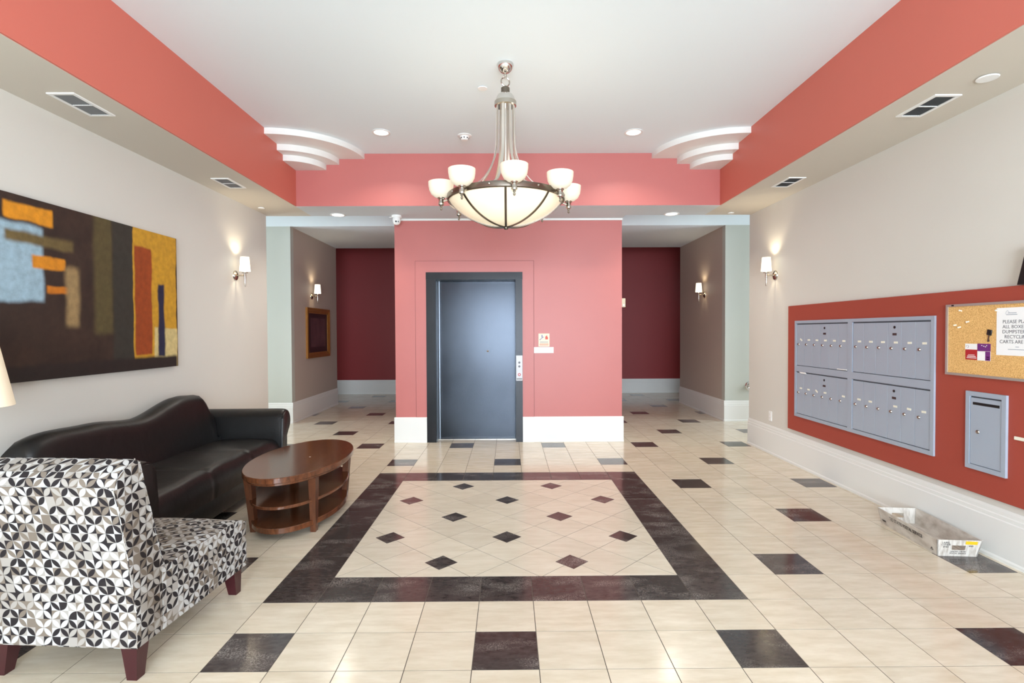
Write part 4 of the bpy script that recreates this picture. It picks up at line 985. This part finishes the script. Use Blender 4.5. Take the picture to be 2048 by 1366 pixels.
# chrome hose valve on the pale column
hv_ = thing('hose_valve', 'round chrome hose valve low on the pale column in the corridor', 'valve', (3.86, HY0, 0.56))
MB().lathe([(0.0, -0.012), (0.075, -0.011), (0.085, 0.0)], n=28, axis='y').build('escutcheon', M_chrome, hv_, True)
MB().lathe([(0.0, -0.085), (0.034, -0.084), (0.04, -0.07), (0.04, -0.045), (0.03, -0.04), (0.03, -0.01)], n=22, axis='y').build('cap', M_chrome, hv_, True)
MB().tube([(-0.05, -0.06, 0.03), (-0.062, -0.07, -0.02), (-0.04, -0.07, -0.06)], 0.006, 8).build('chain', M_chrome, hv_, True)
# alarm box on the side of the lift block
ab = thing('alarm_box', 'small beige alarm box on the side of the lift block', 'alarm', (EX, EY + 0.07, 1.82))
MB().rbox(0, 0.052, -0.045, 0.045, -0.058, 0.058, 0.004, 2).build('housing', mat('beige_plastic', (196, 186, 160), 0.45), ab)
MB().rbox(0.018, 0.038, -0.052, -0.04, -0.045, -0.020, 0.003, 1).build('strobe', M_white, ab)

# ================================================================ LIFT WALL SMALL THINGS
cp = thing('lift_call_panel', 'white lift call button panel on the dark door jamb', 'button panel', (0.136, EY - 0.02, 0.97))
MB().rbox(-0.042, 0.042, -0.006, 0, -0.165, 0.165, 0.002, 1).build('plate', mat('brushed_white_steel', (196, 196, 200), 0.35), cp)
M_btn = mat('grey_button', (92, 92, 98), 0.4)
for z in (0.072, 0.022): MB().lathe([(0.0, -0.011), (0.012, -0.011), (0.0145, -0.006)], (0, 0, z), 18, 'y').build('call_button', M_btn, cp, True)
MB().lathe([(0.011, -0.009), (0.019, -0.009), (0.019, -0.006), (0.011, -0.006)], (0, 0, -0.085), 22, 'y', close=True).build('key_ring', M_cred, cp, True)
MB().box(-0.036, 0.036, -0.0065, -0.006, -0.15, -0.132).build('engraved_strip', M_slat, cp)
sg = thing('fire_sign', 'small cream fire evacuation sign on the rose wall beside the lift', 'sign', (0.461, EY, 1.335))
M_cream = mat('cream_sign', (240, 222, 190), 0.45)
MB().box(-0.072, 0.072, -0.004, 0, -0.085, 0.085).build('plate', M_cream, sg)
M_blue = mat('sign_blue', (70, 84, 150), 0.5); M_ored = mat('sign_red', (206, 78, 60), 0.5)
def sbox(x0, x1, z0, z1, m_, nm): MB().box(x0, x1, -0.005, -0.004, z0, z1).build(nm, m_, sg)
for k in range(4): sbox(-0.058 + k * 0.013, -0.044 + k * 0.013, 0.0 + k * 0.011, 0.010 + k * 0.011, M_blue, 'stair_mark')
o = MB().lathe([(0, -0.0052), (0.007, -0.0052), (0.007, -0.004)], (-0.026, 0, 0.062), 14, 'y').build('figure_head', M_blue, sg); sbox(-0.032, -0.020, 0.036, 0.053, M_blue, 'figure_body')
MB().prism([(0.018, 0.008), (0.05, 0.008), (0.054, 0.03), (0.044, 0.044), (0.04, 0.068), (0.030, 0.05), (0.024, 0.056), (0.016, 0.03)], 'y', -0.005, -0.004).build('flame_mark', M_ored, sg)
for z in (-0.022, -0.034): sbox(-0.055, 0.055, z - 0.003, z + 0.003, M_ink2, 'printed_line')
for z in (-0.052, -0.066): sbox(-0.058, 0.058, z - 0.003, z + 0.003, M_ored, 'printed_line')
wl = MB().rbox(0.329, 0.587, EY - 0.008, EY, 1.164, 1.242, 0.002, 1).build('braille_plate', M_white); tag(wl, 'blank white strip plate under the fire sign beside the lift', 'plate')

# ================================================================ POSTAL TRAY ON THE FLOOR
def tray_mat():
    m, nt, b = newmat('scuffed_white_plastic'); g_ = node(nt, 'ShaderNodeTexCoord'); mp = node(nt, 'ShaderNodeMapping'); mp.inputs['Scale'].default_value = (40, 6, 9); nt.links.new(g_.outputs['Object'], mp.inputs[0])
    n = node(nt, 'ShaderNodeTexNoise'); n.inputs['Scale'].default_value = 1.5; n.inputs['Detail'].default_value = 6; nt.links.new(mp.outputs[0], n.inputs[0])
    rp = node(nt, 'ShaderNodeMapRange'); rp.inputs[1].default_value = 0.42; rp.inputs[2].default_value = 0.75; nt.links.new(n.outputs[0], rp.inputs[0])
    mx = node(nt, 'ShaderNodeMix', data_type='RGBA'); mx.inputs[6].default_value = lin(206, 200, 191); mx.inputs[7].default_value = lin(160, 148, 135); nt.links.new(rp.outputs[0], mx.inputs[0]); nt.links.new(mx.outputs[2], b.inputs['Base Color']); b.inputs['Roughness'].default_value = 0.5
    return m
M_tray = tray_mat(); M_tink = mat('black_ink', (40, 36, 36), 0.6); M_yel = mat('yellow_sticker', (222, 178, 20), 0.5)
TRZ = math.radians(-5.0)
ty = thing('postal_tray', 'scuffed white corrugated plastic mail tray on the floor against the baseboard', 'tray', (2.742, 3.37, 0), TRZ)
tw, tl, th, fl_w, fl_l = 0.238, 0.585, 0.112, 0.018, 0.022   # base size, height, flare
def TP(u, v, z, inn=0.0):       # u, v in 0..1 across base, flared upwards
    k = z / th
    x = (inn - fl_w * k) + u * (tw - 2 * inn + 2 * fl_w * k); y = (inn - fl_l * k) + v * (tl - 2 * inn + 2 * fl_l * k)
    return (x, y, z)
MB().box(0, tw, 0, tl, 0, 0.004).build('tray_bottom', M_tray, ty)
W_ = 0.004
for u0 in (0, 1):
    a = [TP(u0, 0, 0), TP(u0, 1, 0), TP(u0, 1, th), TP(u0, 0, th)]
    s = W_ if u0 == 0 else -W_
    MB().hexa(a + [(p[0] + s, p[1], p[2]) for p in a]).build('side_wall', M_tray, ty)
def end_piece(v0, ua, ub, za, zb):
    a = [TP(ua, v0, za), TP(ub, v0, za), TP(ub, v0, zb), TP(ua, v0, zb)]; s = W_ if v0 == 0 else -W_
    return a + [(p[0], p[1] + s, p[2]) for p in a]
for v0 in (0, 1):
    mb = MB()
    for q in ((0, 1, 0, 0.043), (0, 1, 0.075, th), (0, 0.34, 0.043, 0.075), (0.66, 1, 0.043, 0.075)): mb.hexa(end_piece(v0, *q))
    mb.build('end_wall', M_tray, ty)
    mb = MB()
    for u0, u1 in ((0.0, 0.03), (0.97, 1.0)): mb.hexa(end_piece(v0, u0, u1, 0.0, th + 0.002))
    mb.build('corner_fold', M_tray, ty)
def side_frame(v, z):           # on the outer face of the u=0 wall, text runs from the far end to the near end
    p = Vector(TP(0, v, z)); zd = (Vector(TP(0, v, th)) - Vector(TP(0, v, 0))).normalized(); return frameM(p + Vector((-0.0008, 0, 0)), (0, -1, 0), zd)
text('UNITED STATES POSTAL SERVICE', 0.034, M_tink, ty, side_frame(0.55, 0.074), sx=0.80)
tri = MB()
for k in range(3):
    a, b = math.radians(90 + 120 * k), math.radians(210 + 120 * k)
    tri.tube([(0.013 * math.cos(a) * 0.9, 0.013 * math.sin(a) * 0.9, 0), (0.013 * math.cos(b) * 0.9, 0.013 * math.sin(b) * 0.9, 0)], 0, flat=(0.0018, 0.0004, (math.cos((a + b) / 2), math.sin((a + b) / 2), 0)))
o = tri.build('recycling_mark', M_tink, ty); o.matrix_local = side_frame(0.08, 0.03)
o = MB().box(-0.028, 0.028, -0.006, 0.006, 0, 0.0004).build('printed_line', M_tink, ty); o.matrix_local = side_frame(0.93, 0.03)
def end_frame(u, z):
    p = Vector(TP(u, 0, z)); zd = (Vector(TP(u, 0, th)) - Vector(TP(u, 0, 0))).normalized(); return frameM(p + Vector((0, -0.0008, 0)), (1, 0, 0), zd)
for k, s in enumerate(('LABEL', 'OTHER', 'END')): text(s, 0.017, M_tink, ty, end_frame(0.2, 0.093 - k * 0.0145))
o = MB().box(-0.042, 0.042, -0.011, 0.011, 0, 0.0004).build('yellow_sticker', M_yel, ty); o.matrix_local = end_frame(0.79, 0.094)
text('END', 0.014, M_tink, ty, end_frame(0.78, 0.072))
text('UNITED STATES', 0.013, M_tink, ty, end_frame(0.5, 0.033)); text('POSTAL SERVICE', 0.013, M_tink, ty, end_frame(0.5, 0.020))
